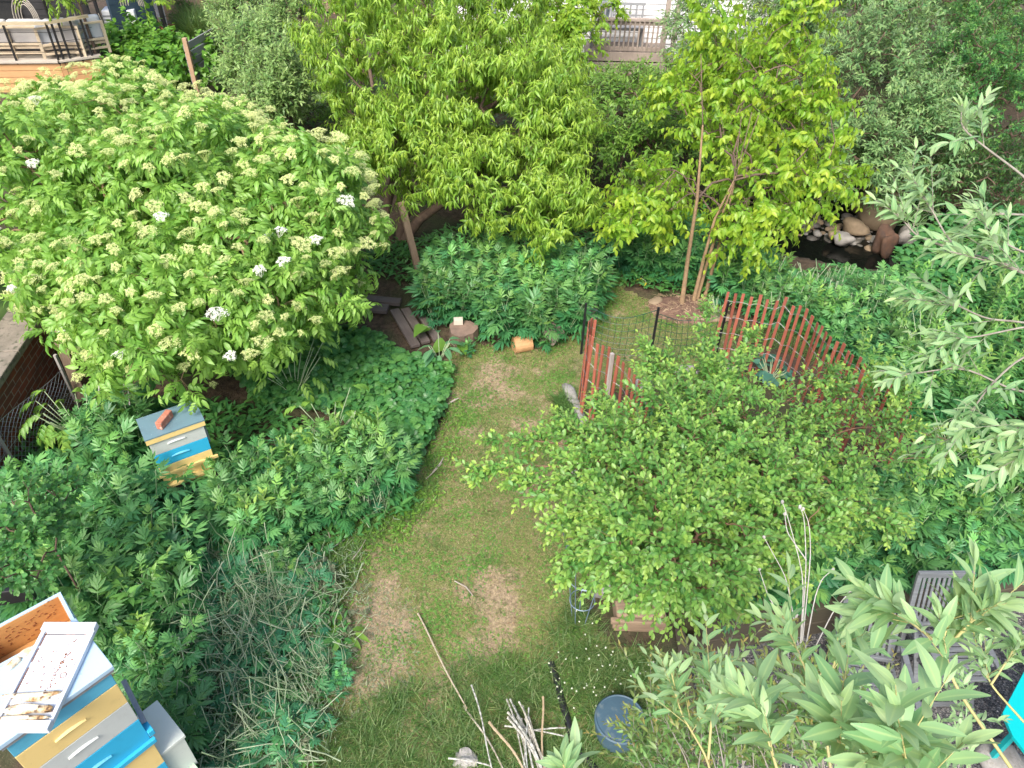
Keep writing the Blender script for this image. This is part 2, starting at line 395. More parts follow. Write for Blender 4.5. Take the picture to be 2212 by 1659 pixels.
def gridobj(name, GX, GY, GZ, mat):
    a = Acc(); ny, nx = GX.shape; V = np.stack([GX, GY, GZ], -1).reshape(-1, 3)
    i = np.arange(ny-1)[:, None]*nx; j = np.arange(nx-1)[None]
    a.add(V, np.stack([i+j, i+j+1, i+nx+j+1, i+nx+j], -1).reshape(-1, 4)); return obj(name, a, mat, smooth=True)
soil, t, b = nt('soil')
n1 = noise(t, 1.1, 6, .6); n2 = noise(t, 14, 6, .7); n3 = noise(t, 70, 3, .6)
col = mixc(t, ramp(t, n2, [(.35, 0.), (.65, 1.)]), (.035, .022, .013), (.11, .075, .048))
col = mixc(t, ramp(t, n1, [(.45, 0.), (.6, .8)]), col, (.045, .06, .02))
col = mixc(t, ramp(t, n3, [(.6, 0.), (.68, .55)]), col, (.22, .16, .1))
t.links.new(col, b.inputs['Base Color']); b.inputs['Roughness'].default_value = .95; bump(t, b, n2, .8, .03)
tag(gridobj('ground', GX, GY, GZ, soil), 'brown garden soil with leaf litter under the beds and trees', kind='structure')

def sheet(name, polyimg, z, mat, label, step=.05, jag=.08, zg=0.):
    W_ = np.array([P(a, b, zg)[:2] for a, b in polyimg]); lo, hi = W_.min(0), W_.max(0)
    xs = np.arange(lo[0], hi[0], step); ys = np.arange(lo[1], hi[1], step); a = Acc()
    XX, YY = np.meshgrid(xs, ys)
    jx = XX+jag*np.sin(YY*9+XX*4); jy = YY+jag*np.sin(XX*8-YY*5)
    k = inpoly(jx, jy, W_); ii, jj = np.nonzero(k)
    V = np.stack([np.stack([XX[ii, jj]+dx*step, YY[ii, jj]+dy*step, np.full(len(ii), z)], -1) for dx, dy in ((0, 0), (1, 0), (1, 1), (0, 1))], 1)
    V = V.reshape(-1, 3); a.add(V, np.arange(len(ii)*4).reshape(-1, 4), 0, 0, bare(V[:, 0], V[:, 1])); return tag(obj(name, a, mat), label, kind='structure')
lawnm, t, b = nt('lawn_turf')
n1 = noise(t, .9, 5, .6, dist=.4); n2 = noise(t, 6, 6, .7); n3 = noise(t, 45, 5, .7)
col = mixc(t, ramp(t, n3, [(.3, 0.), (.7, 1.)]), (.08, .10, .025), (.22, .22, .08))
col = mixc(t, ramp(t, n2, [(.5, 0.), (.7, .7)]), col, (.25, .19, .11))
bm_ = N(t, 'ShaderNodeMath', operation='ADD'); t.links.new(attr(t, 'm'), bm_.inputs[0]); t.links.new(n2, bm_.inputs[1])
dirtc = mixc(t, ramp(t, noise(t, 30, 5, .7), [(.35, 0.), (.65, 1.)]), (.20, .14, .095), (.42, .32, .21))
col = mixc(t, ramp(t, bm_.outputs[0], [(.6, 0.), (1.25, .85)]), col, dirtc)
t.links.new(col, b.inputs['Base Color']); b.inputs['Roughness'].default_value = .95; bump(t, b, n3, .8, .02)
LAWN = [(520, 1720), (590, 1500), (640, 1340), (650, 1210), (800, 1120), (880, 1050), (960, 900), (975, 800), (955, 740), (1170, 755), (1265, 715), (1272, 560), (1325, 545), (1350, 635), (1440, 655), (1560, 690), (1600, 770), (1400, 830), (1270, 850), (1250, 900), (1240, 1010), (1275, 1150), (1240, 1300), (1300, 1390), (1445, 1440), (1430, 1560), (1380, 1720)]
sheet('lawn', LAWN, .006, lawnm, 'worn patchy lawn path winding between the garden beds')
gravel, t, b = nt('gravel')
vo = N(t, 'ShaderNodeTexVoronoi'); vo.inputs['Scale'].default_value = 60; tc = N(t, 'ShaderNodeTexCoord'); t.links.new(tc.outputs['Object'], vo.inputs['Vector'])
col = ramp(t, vo.outputs['Color'], [(0., (.03, .032, .035)), (.5, (.09, .09, .095)), (.8, (.2, .19, .18)), (1., (.4, .38, .36))])
t.links.new(col, b.inputs['Base Color']); b.inputs['Roughness'].default_value = .85; bump(t, b, vo.outputs['Distance'], 1., .02)
a = Acc(); p0 = WA+WN*.08; q0 = WB+WD*6+WN*.08
a.add([[WA[0]-.0, p0[1], ZP+.006], [WA[0], -3, ZP+.006], [q0[0], -3, ZP+.006], [q0[0], q0[1], ZP+.006]], [[0, 1, 2, 3]])
tag(obj('gravel_patio', a, gravel), 'dark grey gravel patio below the timber edging', kind='structure')
a = Acc(); k = 9000
px = np.stack([rng.uniform(WA[0]+.05, WA[0]+4, k), rng.uniform(1.4, 5.2, k)], 1); px = px[((px-WA)@WN) > .12]
Tp = leaf(1, 1, 1, 0, 0, 'round'); V0 = np.array([[-.5, -.5, 0], [.5, -.5, 0], [.5, .5, 0], [-.5, .5, 0], [-.3, -.3, .5], [.3, -.3, .5], [.3, .3, .5], [-.3, .3, .5]])
Tp = (V0, np.array([[4, 5, 6, 7], [0, 1, 5, 4], [1, 2, 6, 5], [2, 3, 7, 6], [3, 0, 4, 7]]), np.ones(8))
k = len(px); an = rng.uniform(0, 6.28, k)
Rr = frames(np.stack([np.cos(an), np.sin(an), rng.normal(0, .3, k)], 1), np.array([[0, 0, 1.]]*k)+rng.normal(0, .3, (k, 3)))
pebm, t, b = nt('pebble'); b.inputs['Roughness'].default_value = .8
t.links.new(ramp(t, attr(t, 'v'), [(0., (.03, .03, .035)), (.6, (.1, .1, .105)), (.9, (.22, .2, .19)), (1., (.45, .43, .4))]), b.inputs['Base Color'])
a.stamp(Tp, np.concatenate([px, np.full((k, 1), ZP+.006)], 1), Rr, rng.uniform(.008, .022, k), rng.random(k))
tag(obj('gravel_stones', a, pebm), 'loose grey gravel stones covering the patio', 'gravel', kind='stuff')
# far lawns and creek
lawn2 = plain('green_lawn_turf', (.04, .09, .02), (.09, .15, .035), 3, .95, .6)  # deeper green turf shared by the neighbour and back lawns
sheet('neighbour_lawn', [(-300, 500), (60, 500), (70, 680), (-20, 760), (-300, 900)], .62, lawn2, 'mown lawn behind the brick wall at the left edge', step=.3, zg=.6)
sheet('back_lawn', [(330, 60), (560, 60), (520, 130), (420, 150), (330, 140)], .006, lawn2, 'short green lawn beyond the grey slat fence', step=.5)
water, t, b = nt('water'); b.inputs['Base Color'].default_value = (.006, .007, .006, 1); b.inputs['Roughness'].default_value = .06
b.inputs['Specular IOR Level'].default_value = .35; bump(t, b, noise(t, 9, 3, .5, dist=.6), .25, .02)
a = Acc(); a.add([[CK[0]-3.4, CK[1]-2.6, -.86], [CK[0]+4.6, CK[1]-2.6, -.86], [CK[0]+4.6, CK[1]+2.4, -.86], [CK[0]-3.4, CK[1]+2.4, -.86]], [[0, 1, 2, 3]])
tag(obj('creek_water', a, water), 'still black water of the small creek', kind='structure')

# ------------------------------------------------------------------ house, deck, far fences (upper left)
blackw = plain('black_siding', (.012, .012, .014), (.03, .03, .034), 5, .6, .3); darkm = plain('black_metal', (.01, .01, .012), (.02, .02, .022), 8, .4, .1)
glass, t, b = nt('window_glass'); b.inputs['Base Color'].default_value = (.01, .012, .014, 1); b.inputs['Roughness'].default_value = .05
bluew = plain('blue_siding', (.03, .055, .085), (.05, .08, .11), 4, .6, .2)
cedar = wood('cedar_boards', (.62, .36, .17), (.5, .27, .12), 0, .6, stain=(.45, .25, .12)); tan = wood('tan_handrail', (.5, .42, .28), (.42, .34, .22), .3)
palew = wood('pale_boards', (.5, .45, .38), (.38, .34, .29), .3); greyw = wood('weathered_boards', (.33, .34, .36), (.2, .21, .23), 1.2)
fencew = wood('brown_fence_boards', (.42, .3, .22), (.3, .2, .14), 0., fine=.6)
def vp(p, z): return np.array([p[0], p[1], z])
hC = P(222, 118, 0); hdir = nrm(np.array([-1, -.10, 0.]))      # corner by the downpipe; front wall runs left
base = hC; hs = thing('black_house', 'black sided house with dark glass doors behind the timber deck', 'house', tuple(hC))
a = Acc(); hh = 4.2
fr = hC+hdir*9; bk = np.array([.15, 1, 0])
for i in range(28):
    z = i*.15; a.bar(vp(hC+bk*0, z+.073), vp(fr, z+.073), .1, .142, rng.uniform(0, .3), up=(0, 0, 1))
obj('wall', a, blackw, hs)
a = Acc(); a.bar(vp(hC-bk*.07, 0), vp(hC-bk*.07, hh), .09, .09); a.bar(vp(hC-bk*.07+[.25, 0, 0], 0.1), vp(hC-bk*.07+[.25, 0, 0], hh), .06, .06); obj('downpipe', a, darkm, hs)
a = Acc()
for u_ in (1.6, 3.1):
    c_ = hC+hdir*u_-bk*.09; a.bar(vp(c_, 2.0), vp(c_+hdir*1.35, 2.0), .02, 2.4)
gl = obj('glass_door', a, glass, hs)
a = Acc()
for u_ in (1.55, 2.98, 3.05, 4.5):
    a = Acc(); c_ = hC+hdir*u_-bk*.12; a.bar(vp(c_, .8), vp(c_, 3.3), .08, .05); obj('door_frame', a, darkm, hs)
a = Acc(); sdv = nrm(np.array([.75, 1, 0]))
for i in range(20):
    z = i*.22; a.bar(vp(hC+[.42, .15, 0], z+.1), vp(hC+[.42, .15, 0]+sdv*1.1, z+.1), .1, .215, rng.uniform(0, .2))
obj('blue_wall', a, bluew, hs)
a = Acc(); c_ = hC+[.42, .15, 0]+sdv*.45-np.array([-.08, .08, 0]); a.bar(vp(c_, 2.0), vp(c_+sdv*.5, 2.0), .06, 1.1); obj('window', a, glass, hs)
a = Acc(); c2 = c_-np.array([-.02, .03, 0])
for z in (1.43, 2.57): a.bar(vp(c2-sdv*.05, z), vp(c2+sdv*.57, z), .05, .07)
for s_ in (-.03, .53): a.bar(vp(c2+sdv*s_, 1.4), vp(c2+sdv*s_, 2.6), .05, .05)
obj('window_frame', a, palew, hs)
# deck
dz = .62; dk = thing('timber_deck', 'raised cedar deck with black posts and tan handrail beside the house', 'deck', tuple(P(0, 190, 0)))
D0 = P(-260, 140, dz)*1.; D1 = P(128, 134, dz); D2 = P(218, 122, dz); D0[1] = D1[1]-.4
D0 = vp(D0, dz); dd = nrm(D1-D0)
a = Acc()
for i in range(5): a.bar(vp(D0, dz-.1-.135*i), vp(D1, dz-.1-.135*i), .04, .125, rng.uniform(0, .3))
e2 = D2
for i in range(5): a.bar(vp(D1, dz-.1-.135*i), vp(e2, dz-.1-.135*i), .04, .125, rng.uniform(0, .3))
obj('skirt_boards', a, cedar, dk)
a = Acc(); a.panel([vp(D0, dz), vp(D1, dz), vp(e2, dz), vp(D0+[0, 5, 0], dz)], .04); a.bar(vp(D0, dz+.02), vp(D1, dz+.02), .16, .035); a.bar(vp(D1, dz+.024), vp(e2, dz+.024), .16, .035); obj('deck_floor', a, palew, dk)
a = Acc(); rh = .78
for c_, z0_, z1_ in [(D0+(D1-D0)*u_, dz-.1, dz+rh) for u_ in (0, .25, .5, .76, 1.)]+[(D1+(e2-D1)*u_, dz-.1, dz+rh) for u_ in (.28, .55, .8)]+[(D1+(e2-D1)*.12, dz-.6, dz+2.6)]:
    a = Acc(); a.bar(vp(c_, z0_), vp(c_, z1_), .035, .035); obj('railing_post', a, darkm, dk)
a = Acc(); a.bar(vp(D0, dz+rh), vp(D1, dz+rh), .11, .045); a.bar(vp(D1, dz+rh+.003), vp(e2, dz+rh+.05), .11, .045); obj('handrail', a, tan, dk)
a = Acc()
for h_ in (.2, .4, .6): a.bar(vp(D0, dz+h_), vp(D1, dz+h_), .008, .008); a.bar(vp(D1, dz+h_), vp(e2, dz+h_), .008, .008)
obj('railing_cable', a, darkm, dk)
cush = plain('grey_cushion', (.5, .48, .46), (.42, .4, .39), 3, .9, .3); cush2 = plain('pale_blue_grey_cushion', (.52, .54, .57), (.42, .44, .48), 3, .9, .3)
frm = wood('pale_sofa_frame', (.6, .5, .36), (.5, .4, .28), .2)
def sofa(c, ang, L, mat, label):
    t_ = thing('outdoor_sofa', label, 'sofa', tuple(c), ang); a = Acc()
    for x in (-L/2, 0, L/2): a.box((x, -.02, .33), (.06, .05, .66))
    for x in (-L/2, L/2): a.box((x, .7, .25), (.06, .06, .5)); a.box((x, .34, .5), (.06, .66, .04))
    for z in (.12, .3, .64): a.box((0, -.022, z), (L, .035, .045))
    a.box((0, .36, .22), (L, .7, .05)); obj('frame', a, frm, t_, local=True, bevel=.005)
    n_ = max(2, int(L/.7))
    for i in range(n_):
        x = -L/2+L*(i+.5)/n_; a = Acc(); a.box((x, .12, .52), (L/n_*.97, .16, .48)); obj('back_cushion', a, mat, t_, local=True, bevel=.05)
        a = Acc(); a.box((x, .42, .32), (L/n_*.97, .56, .14)); obj('seat_cushion', a, mat, t_, local=True, bevel=.04)
    return t_
sofa(vp(D0+(D1-D0)*.72+[0, .28, 0], dz), math.atan2(dd[1], dd[0]), 2.9, cush, 'long grey cushioned sofa seen from behind along the deck front rail')
d2 = nrm(e2-D1); sofa(vp(D1+(e2-D1)*.5+np.array([-d2[1], d2[0], 0])*.25, dz), math.atan2(d2[1], d2[0]), 1.3, cush2, 'pale blue grey sofa seen from behind at the deck corner')
a = Acc()
ch = thing('wire_chair', 'thin pale hooped wire chair behind the deck sofa', 'chair', tuple(vp(D1+[-.9, 1.2, 0], dz)))
for k_ in range(2):
    for j in range(4):
        th = np.linspace(0, PI, 12); rx = .28-.05*j; c_ = np.array(ch.location)+[k_*1.0-.2, k_*.7, 0]
        a.tubes(np.stack([c_[0]+rx*np.cos(th), np.full(12, c_[1]+.02*j), c_[2]+.5+.5*np.sin(th)*(1-.12*j)], 1), .012, 4)
    if k_ == 0:
        for sx in (-.28, .28): a.tubes([c_+[sx, 0, .5], c_+[sx*1.1, .1, 0]], .012, 4)
    obj('hoop_frame', a, palew, ch); a = Acc()
    if k_ == 0:
        ch = thing('wire_chair', 'thin pale hooped wire chair beside the tall black deck post', 'chair', tuple(vp(D1+[-.1, 1.9, 0], dz)))
        for sx in (-.28, .28): a.tubes([np.array(ch.location)+[sx, 0, .5], np.array(ch.location)+[sx*1.1, .1, 0]], .012, 4)
# white unit
c_ = P(270, 62, .45); wu = thing('white_cabinet', 'white louvred cabinet standing by the blue wall corner', 'cabinet', (c_[0], c_[1], 0)); a = Acc()
a.box((c_[0], c_[1], .55), (.75, .45, .75), .2); obj('cabinet_body', a, paint('white_enamel', (.62, .64, .66)), wu, bevel=.02)
a = Acc()
for i in range(8): a.box((c_[0]-.02, c_[1]-.24, .25+i*.08), (.62, .02, .03), .2)
obj('louvre', a, greyw, wu)
# fences
def plankfence(name, label, A, B, z0, z1, nb, mat, postm, postn, thick=.03, gap=.012, pz=.1, front=-1, postw=.09):
    t_ = thing(name, label, 'fence', tuple(vp((A+B)/2, 0))); d = nrm(B-A); nn = np.array([d[1], -d[0], 0])*(1 if d[1]*0+(-d[0]) * -1 > 0 else 1)
    if nn[1] > 0: nn = -nn
    a = Acc(); hb = (z1-z0)/nb; L = np.linalg.norm(B-A)
    for i in range(nb):
        cuts = np.linspace(0, 1, postn) if postn > 1 else [0, 1]
        for j in range(len(cuts)-1):
            p_ = A+(B-A)*cuts[j]; q = A+(B-A)*cuts[j+1]-d*.006
            zz = z0+hb*(i+.5)+rng.normal(0, .006)
            a.bar(vp(p_, zz), vp(q, zz+rng.normal(0, .006)), thick, hb-gap*rng.uniform(.6, 1.6), rng.uniform(0, .7))
    obj('board_panel', a, mat, t_)
    for u_ in np.linspace(0, 1, postn):
        a = Acc(); c_ = A+(B-A)*u_+nn*(thick/2+postw/2+.003); a.bar(vp(c_, 0), vp(c_, z1+pz), postw, postw, rng.uniform(0, .4)); obj('post', a, postm, t_, bevel=.006)
    return t_
postm = wood('brown_post', (.45, .3, .19), (.34, .22, .14), axis='Z')
A = P(330, 62, 0)+[0, .6, 0]; B = P(700, 60, 0)+[0, 1.5, 0]
plankfence('board_fence', 'tall brown horizontal board fence along the back of the lawn', vp(A, 0), vp(B, 0), .05, 2.6, 15, fencew, postm, 5)
A = P(352, 75, 0); B = P(290, 60, 0)
plankfence('screen_fence', 'short weathered slat screen with black post near the terracotta pot', vp(P(372, 96, 0), 0), vp(P(345, 60, 0), 0), .3, 1.9, 9, wood('grey_pale_slats', (.5, .5, .5), (.36, .34, .33), .8), darkm, 2)
A = P(425, 215, 0); B = P(600, 92, 0)
t_ = plankfence('slat_fence', 'weathered grey slat fence running diagonally behind the elder', vp(A, 0), vp(B, 0), .15, 1.15, 6, greyw, postm, 4, gap=.03, pz=.12)
pot = thing('terracotta_pot', 'small terracotta pot at the foot of the slat screen', 'plant pot', tuple(P(368, 88, 0))); a = Acc()
a.lathe(pot.location, [(0.01, 0), (.12, 0), (.18, .3), (.2, .3), (.2, .36), (.17, .36), (.15, .2), (.01, .2)], 16); obj('pot', a, plain('terracotta', (.45, .17, .09), (.35, .13, .07)), pot)
bn = P(462, 96, .3); bench = thing('stone_bench', 'low pale grey slab bench on the far lawn', 'bench', (bn[0], bn[1], 0)); a = Acc(); a.box((bn[0], bn[1], .3), (.9, .5, .08), .1); obj('slab', a, greyw, bench, bevel=.01)
for sx in (-.35, .35):
    a = Acc(); a.box((bn[0]+sx, bn[1], .13), (.08, .4, .26), .1); obj('leg', a, greyw, bench)

# ------------------------------------------------------------------ white house with balcony (upper middle)
siding, t, b = nt('white_siding'); b.inputs['Base Color'].default_value = (.78, .78, .8, 1); b.inputs['Roughness'].default_value = .5
wh = thing('white_house', 'white clapboard house with window behind the wooden balcony railing', 'house', tuple(P(1300, 60, 0)))
ywh = 20.05; xl, xr = Yp(960, 60, ywh)[0], Yp(1700, 60, ywh)[0]; a = Acc()
for i in range(50):
    z = -.5+i*.13
    a.add([[xl, ywh, z], [xr, ywh, z], [xr, ywh+.03, z+.132], [xl, ywh+.03, z+.132]], [[0, 1, 2, 3]])
    a.add([[xl, ywh+.03, z], [xr, ywh+.03, z], [xr, ywh, z], [xl, ywh, z]], [[0, 1, 2, 3]])
obj('wall', a, siding, wh)
for (ua, ub, va, vb) in ((1292, 1325, -60, 36), (1040, 1075, -60, 30)):
    p_ = Yp(ua, vb, ywh-.04); q = Yp(ub, va, ywh-.04); a = Acc(); a.box(((p_[0]+q[0])/2, ywh-.03, (p_[2]+q[2])/2), (q[0]-p_[0], .04, q[2]-p_[2])); gw = obj('window', a, plain('pale_glass', (.16, .2, .22), (.22, .26, .28), 2, .1, 0), wh)
    a = Acc(); wx = q[0]-p_[0]; cz = (p_[2]+q[2])/2; hz = q[2]-p_[2]
    for sx in (-1, 1): a.box(((p_[0]+q[0])/2+sx*(wx/2+.04), ywh-.05, cz), (.08, .08, hz+.16))
    a.box(((p_[0]+q[0])/2, ywh-.05, p_[2]-.04), (wx, .08, .08)); f_ = obj('window_frame', a, siding, wh)
railw = wood('grey_brown_rail', (.4, .33, .29), (.3, .25, .22), axis='Z')
bal = thing('balcony', 'weathered wooden balcony with upright balusters below the white house wall', 'balcony', tuple(Yp(1360, 108, 19.2)))
yb = 19.2; p_ = Yp(1285, 108, yb); q = Yp(1425, 108, yb); zt = Yp(1360, 42, yb)[2]; z0 = p_[2]
a = Acc(); a.box(((p_[0]+q[0])/2, yb, zt), (q[0]-p_[0], .14, .05)); a.box(((p_[0]+q[0])/2, yb, zt-.08), (q[0]-p_[0], .04, .09)); a.box(((p_[0]+q[0])/2, yb, z0+.05), (q[0]-p_[0], .04, .09)); obj('rail', a, railw, bal)
nb = 15
for i in range(nb):
    a = Acc(); x = p_[0]+(q[0]-p_[0])*i/(nb-1); a.box((x, yb-.045, (zt+z0)/2), (.038, .038, zt-z0-.02), v=rng.uniform(0, .5)); obj('baluster', a, railw, bal)
for x in (q[0]+.06, q[0]+.3):
    a = Acc(); a.box((x, yb, (z0-1+zt+1.2)/2), (.1, .1, zt-z0+2.2)); obj('post', a, railw, bal)
a = Acc(); a.box(((p_[0]+q[0])/2, yb+.36, z0-.12), (q[0]-p_[0]+.4, .86, .2)); a.box(((p_[0]+q[0])/2, yb-.12, z0-.45), (q[0]-p_[0]+.4, .1, .4)); obj('floor', a, railw, bal)
gb = thing('garden_bench', 'grey slatted bench standing on the balcony behind the balusters', 'bench', (float((p_[0]+q[0])/2-.25), yb+.4, float(z0))); a = Acc()
for z in (.42, .9): a.box(gb.location+__import__('mathutils').Vector((0, .2 if z > .5 else 0, z)), (1.3, .05 if z > .5 else .35, .06))
for i in range(9): a.box((gb.location[0]-.6+i*.15, yb+.6, z0+.66), (.04, .03, .46))
for sx in (-.6, .6): a.box((gb.location[0]+sx, yb+.4, z0+.22), (.06, .3, .44))
obj('seat_and_back', a, greyw, gb)

# ------------------------------------------------------------------ brick wall and wire fence (left)
brick, t, b = nt('brick'); tc = N(t, 'ShaderNodeTexCoord'); sp = N(t, 'ShaderNodeSeparateXYZ'); cb = N(t, 'ShaderNodeCombineXYZ')
t.links.new(tc.outputs['Object'], sp.inputs[0]); t.links.new(sp.outputs[0], cb.inputs[0]); t.links.new(sp.outputs[2], cb.inputs[1])
bt = N(t, 'ShaderNodeTexBrick'); t.links.new(cb.outputs[0], bt.inputs['Vector'])
for k_, v_ in (('Scale', 1.), ('Brick Width', .22), ('Row Height', .075), ('Mortar Size', .006), ('Mortar Smooth', .3), ('Bias', -.2)): bt.inputs[k_].default_value = v_
bt.inputs['Color1'].default_value = (.24, .06, .035, 1); bt.inputs['Color2'].default_value = (.12, .035, .025, 1); bt.inputs['Mortar'].default_value = (.3, .25, .22, 1)
col = mixc(t, ramp(t, noise(t, 5, 6, .7), [(.45, 0.), (.7, .8)]), bt.outputs['Color'], (.07, .04, .035))
t.links.new(col, b.inputs['Base Color']); b.inputs['Roughness'].default_value = .9; bump(t, b, bt.outputs['Fac'], -.6, .01)
conc = plain('concrete', (.27, .23, .19), (.16, .14, .11), 5, .95, .6, c3=(.1, .1, .07))
cz = .95
A = P(-60, 905, cz); B = P(118, 640, cz); mid = (A+B)/2; L = np.linalg.norm((B-A)[:2])+1.5; ang = math.atan2(B[1]-A[1], B[0]-A[0])
bw = thing('brick_wall', 'low red brick wall with concrete coping at the left edge', 'wall', (mid[0], mid[1], 0), ang)
a = Acc(); a.box((0, .14, cz/2-.05), (L, .2, cz-.1)); obj('brickwork', a, brick, bw, local=True)
a = Acc()
for i in range(6): a.box((-L/2+L*(i+.5)/6, .2, cz-.035), (L/6-.008, .42, .09), v=rng.uniform(0, .4))
obj('coping', a, conc, bw, local=True, bevel=.01)
wirem = plain('galvanised_wire', (.35, .37, .4), (.25, .27, .3), 20, .4, 0, metal=.6)
A = P(-40, 1030, .35); B = P(150, 830, .35)
wf = thing('chicken_wire_fence', 'low sagging galvanised chicken wire fence before the brick wall', 'wire fence', tuple(vp((A+B)/2, 0))); a = Acc()
L = np.linalg.norm((B-A)[:2]); d = nrm(vp(B-A, 0)); n_ = int(L/.07); hgt = .62
def wp(s_, z): return vp(A, 0)+d*s_+np.array([d[1], -d[0], 0])*(.03*math.sin(s_*4+z*5))+np.array([0, 0, z+.03*math.sin(s_*3)])
for i in range(-9, n_):
    for sg in (0, 1):
        pts = []
        for z in np.linspace(0, hgt, 7):
            s_ = i*.07+(z if sg == 0 else hgt-z)
            if 0 <= s_ <= L: pts.append(wp(s_, z))
        if len(pts) > 2: a.tubes(np.array(pts), .0022, 4)
for z in (.02, hgt*.5, hgt): a.tubes(np.array([wp(s_, z) for s_ in np.linspace(0, L, 20)]), .0035, 4)
obj('wire_mesh', a, wirem, wf)
gsm = wood('grey_stake', (.4, .38, .36), (.28, .26, .24), axis='Z')
for p_, q_ in ((wp(.25*L, -.03), wp(.25*L, .75)+[.02, 0, 0]), (wp(L, 0), wp(L, .8))): a = Acc(); a.bar(p_, q_, .03, .03); obj('stake', a, gsm, wf)
pr_ = thing('leaning_board', 'brown board leaning up under the elder beside the brick wall', 'board', tuple(P(176, 880, 0))); a = Acc()
a.bar(P(178, 862, .1), P(108, 690, .95), .1, .03, .2); obj('board', a, wood('brown_board', (.28, .2, .14), (.18, .12, .08), axis='Z'), pr_)

# ------------------------------------------------------------------ bee hives
def hp(k_, c): return paint(k_, c)
HB = paint('sky_blue_paint', (.10, .40, .56), amt=.5); HB2 = paint('bright_blue_paint', (.03, .38, .62), amt=.5); HY = paint('yellow_paint', (.74, .55, .22), amt=.5); HG = paint('pale_grey_paint', (.48, .51, .49), amt=.5)
HW = paint('pale_blue_paint', (.40, .55, .68), amt=.4); HWW = paint('bright_white_paint', (.60, .64, .70), (.3, .12, .05), amt=.3); HGR = paint('zinc_cover', (.13, .22, .27), (.5, .55, .58), amt=.8); HBR = plain('brown_base', (.16, .12, .1), (.1, .08, .07), 6, .8)
ORI = wood('propolis_orange', (.58, .30, .10), (.50, .24, .075), 0, stain=(.34, .15, .05)); greyed = plain('grey_edge', (.3, .3, .3), (.2, .2, .2), 12, .7)
def superbox(t_, nm, x0, x1, y0, y1, z0, z1, mat, grip=True, gripm=None):
    a = Acc(); cx, cy = (x0+x1)/2, (y0+y1)/2; h = z1-z0-.004; cz_ = (z0+z1)/2
    th = .02
    a.box((cx, y0+th/2, cz_), (x1-x0, th, h)); a.box((cx, y1-th/2, cz_), (x1-x0, th, h)); a.box((x0+th/2, cy, cz_), (th, y1-y0-2*th, h)); a.box((x1-th/2, cy, cz_), (th, y1-y0-2*th, h))
    o = obj(nm, a, mat, t_, bevel=.003, local=True)
    if grip:        # routed hand hold: a shallow lens ledge with a sloping scoop
        a = Acc(); gw = .085; n_ = 9
        for i in range(n_-1):
            xs = [cx-.02+gw*(-1+2*j/(n_-1)) for j in (i, i+1)]; hs_ = [.016*math.sin(PI*(j+.15)/(n_-1+.3)) for j in (i, i+1)]
            zc = cz_+h*.08
            a.add([[xs[0], y0-.003, zc-hs_[0]], [xs[1], y0-.003, zc-hs_[1]], [xs[1], y0-.016, zc+hs_[1]*.3], [xs[0], y0-.016, zc+hs_[0]*.3],
                   [xs[0], y0-.001, zc+hs_[0]], [xs[1], y0-.001, zc+hs_[1]]], [[0, 1, 2, 3], [3, 2, 5, 4]])
        g = obj('hand_hold', a, gripm or mat, o, local=True)
    return o
c0 = P(237, 1452, 2.0); ang = math.radians(49.4)
nh = thing('beehive', 'tall near beehive of blue, yellow and grey supers under a pale blue lid', 'beehive', (c0[0], c0[1], 0), ang)
lightY = paint('pale_yellow', (.78, .59, .26), amt=.3); lightG = paint('pale_grey_light', (.52, .55, .53), amt=.3)
X0, X1, Y0, Y1 = -.556, 0., 0., .41
superbox(nh, 'shallow_super', X0, X1, Y0, Y1, 1.872, 2.0, HB, False)
superbox(nh, 'honey_super', X0, X1, Y0, Y1, 1.665, 1.872, HY, True, lightY)
superbox(nh, 'honey_super', X0, X1, Y0, Y1, 1.455, 1.665, HG, True, lightG)
bb = superbox(nh, 'brood_box', X0, X1, Y0, Y1, 1.17, 1.455, HB2, True, HB)
a = Acc(); a.box((X1+.019, .04, 1.27), (.036, .12, .05)); a.box((-.278, -.014, 1.19), (.6, .026, .04)); obj('cleat', a, HB2, nh, local=True, bevel=.003)
superbox(nh, 'brood_box', X0, X1, Y0, Y1, .88, 1.17, HY, True, lightY); superbox(nh, 'brood_box', X0, X1, Y0, Y1, .6, .88, HB2)
a = Acc(); a.box((-.278, .2, .57), (.6, .46, .05)); 
for sx in (-.5, -.05):
    for sy in (.03, .38): a.box((sx, sy, .27), (.08, .08, .54))
obj('stand', a, HBR, nh, local=True)
a = Acc(); a.box((X0+.278, .2, 2.045), (.61, .45, .034)); obj('lid', a, HW, nh, local=True, bevel=.004)
a = Acc(); a.box((X0+.278, .2, 2.014), (.594, .434, .026)); obj('lid_rim', a, greyed, nh, local=True)
a = Acc(); a.bar((X1+.02, .05, 1.31), (X1+.06, .3, 1.46), .03, .04); obj('side_strip', a, greyw, nh, local=True)
# upturned inner cover lying on the lid with burr comb
zc = 2.064
ic = thing('inner_cover', 'white framed inner cover lying crooked on the near hive lid with wax comb', 'hive cover', (-2.488, 2.10, zc), math.radians(1.5))
a = Acc(); a.box((0, 0, .01), (.262, .58, .014)); obj('panel', a, HWW, ic, local=True)
a = Acc()
for sy in (-1, 1): a = Acc(); a.box((0, sy*.286, .024), (.30, .05, .046)); obj('end_bar', a, HWW, ic, local=True, bevel=.004)
a = Acc()
for sx in (-1, 1): a = Acc(); a.box((sx*.138, 0, .016), (.022, .52, .03)); obj('side_rail', a, HWW, ic, local=True, bevel=.003)
wax, t, b = nt('beeswax'); n_ = noise(t, 14, 5, .6); vo = N(t, 'ShaderNodeTexVoronoi'); vo.inputs['Scale'].default_value = 190
tc = N(t, 'ShaderNodeTexCoord'); t.links.new(tc.outputs['Object'], vo.inputs['Vector'])
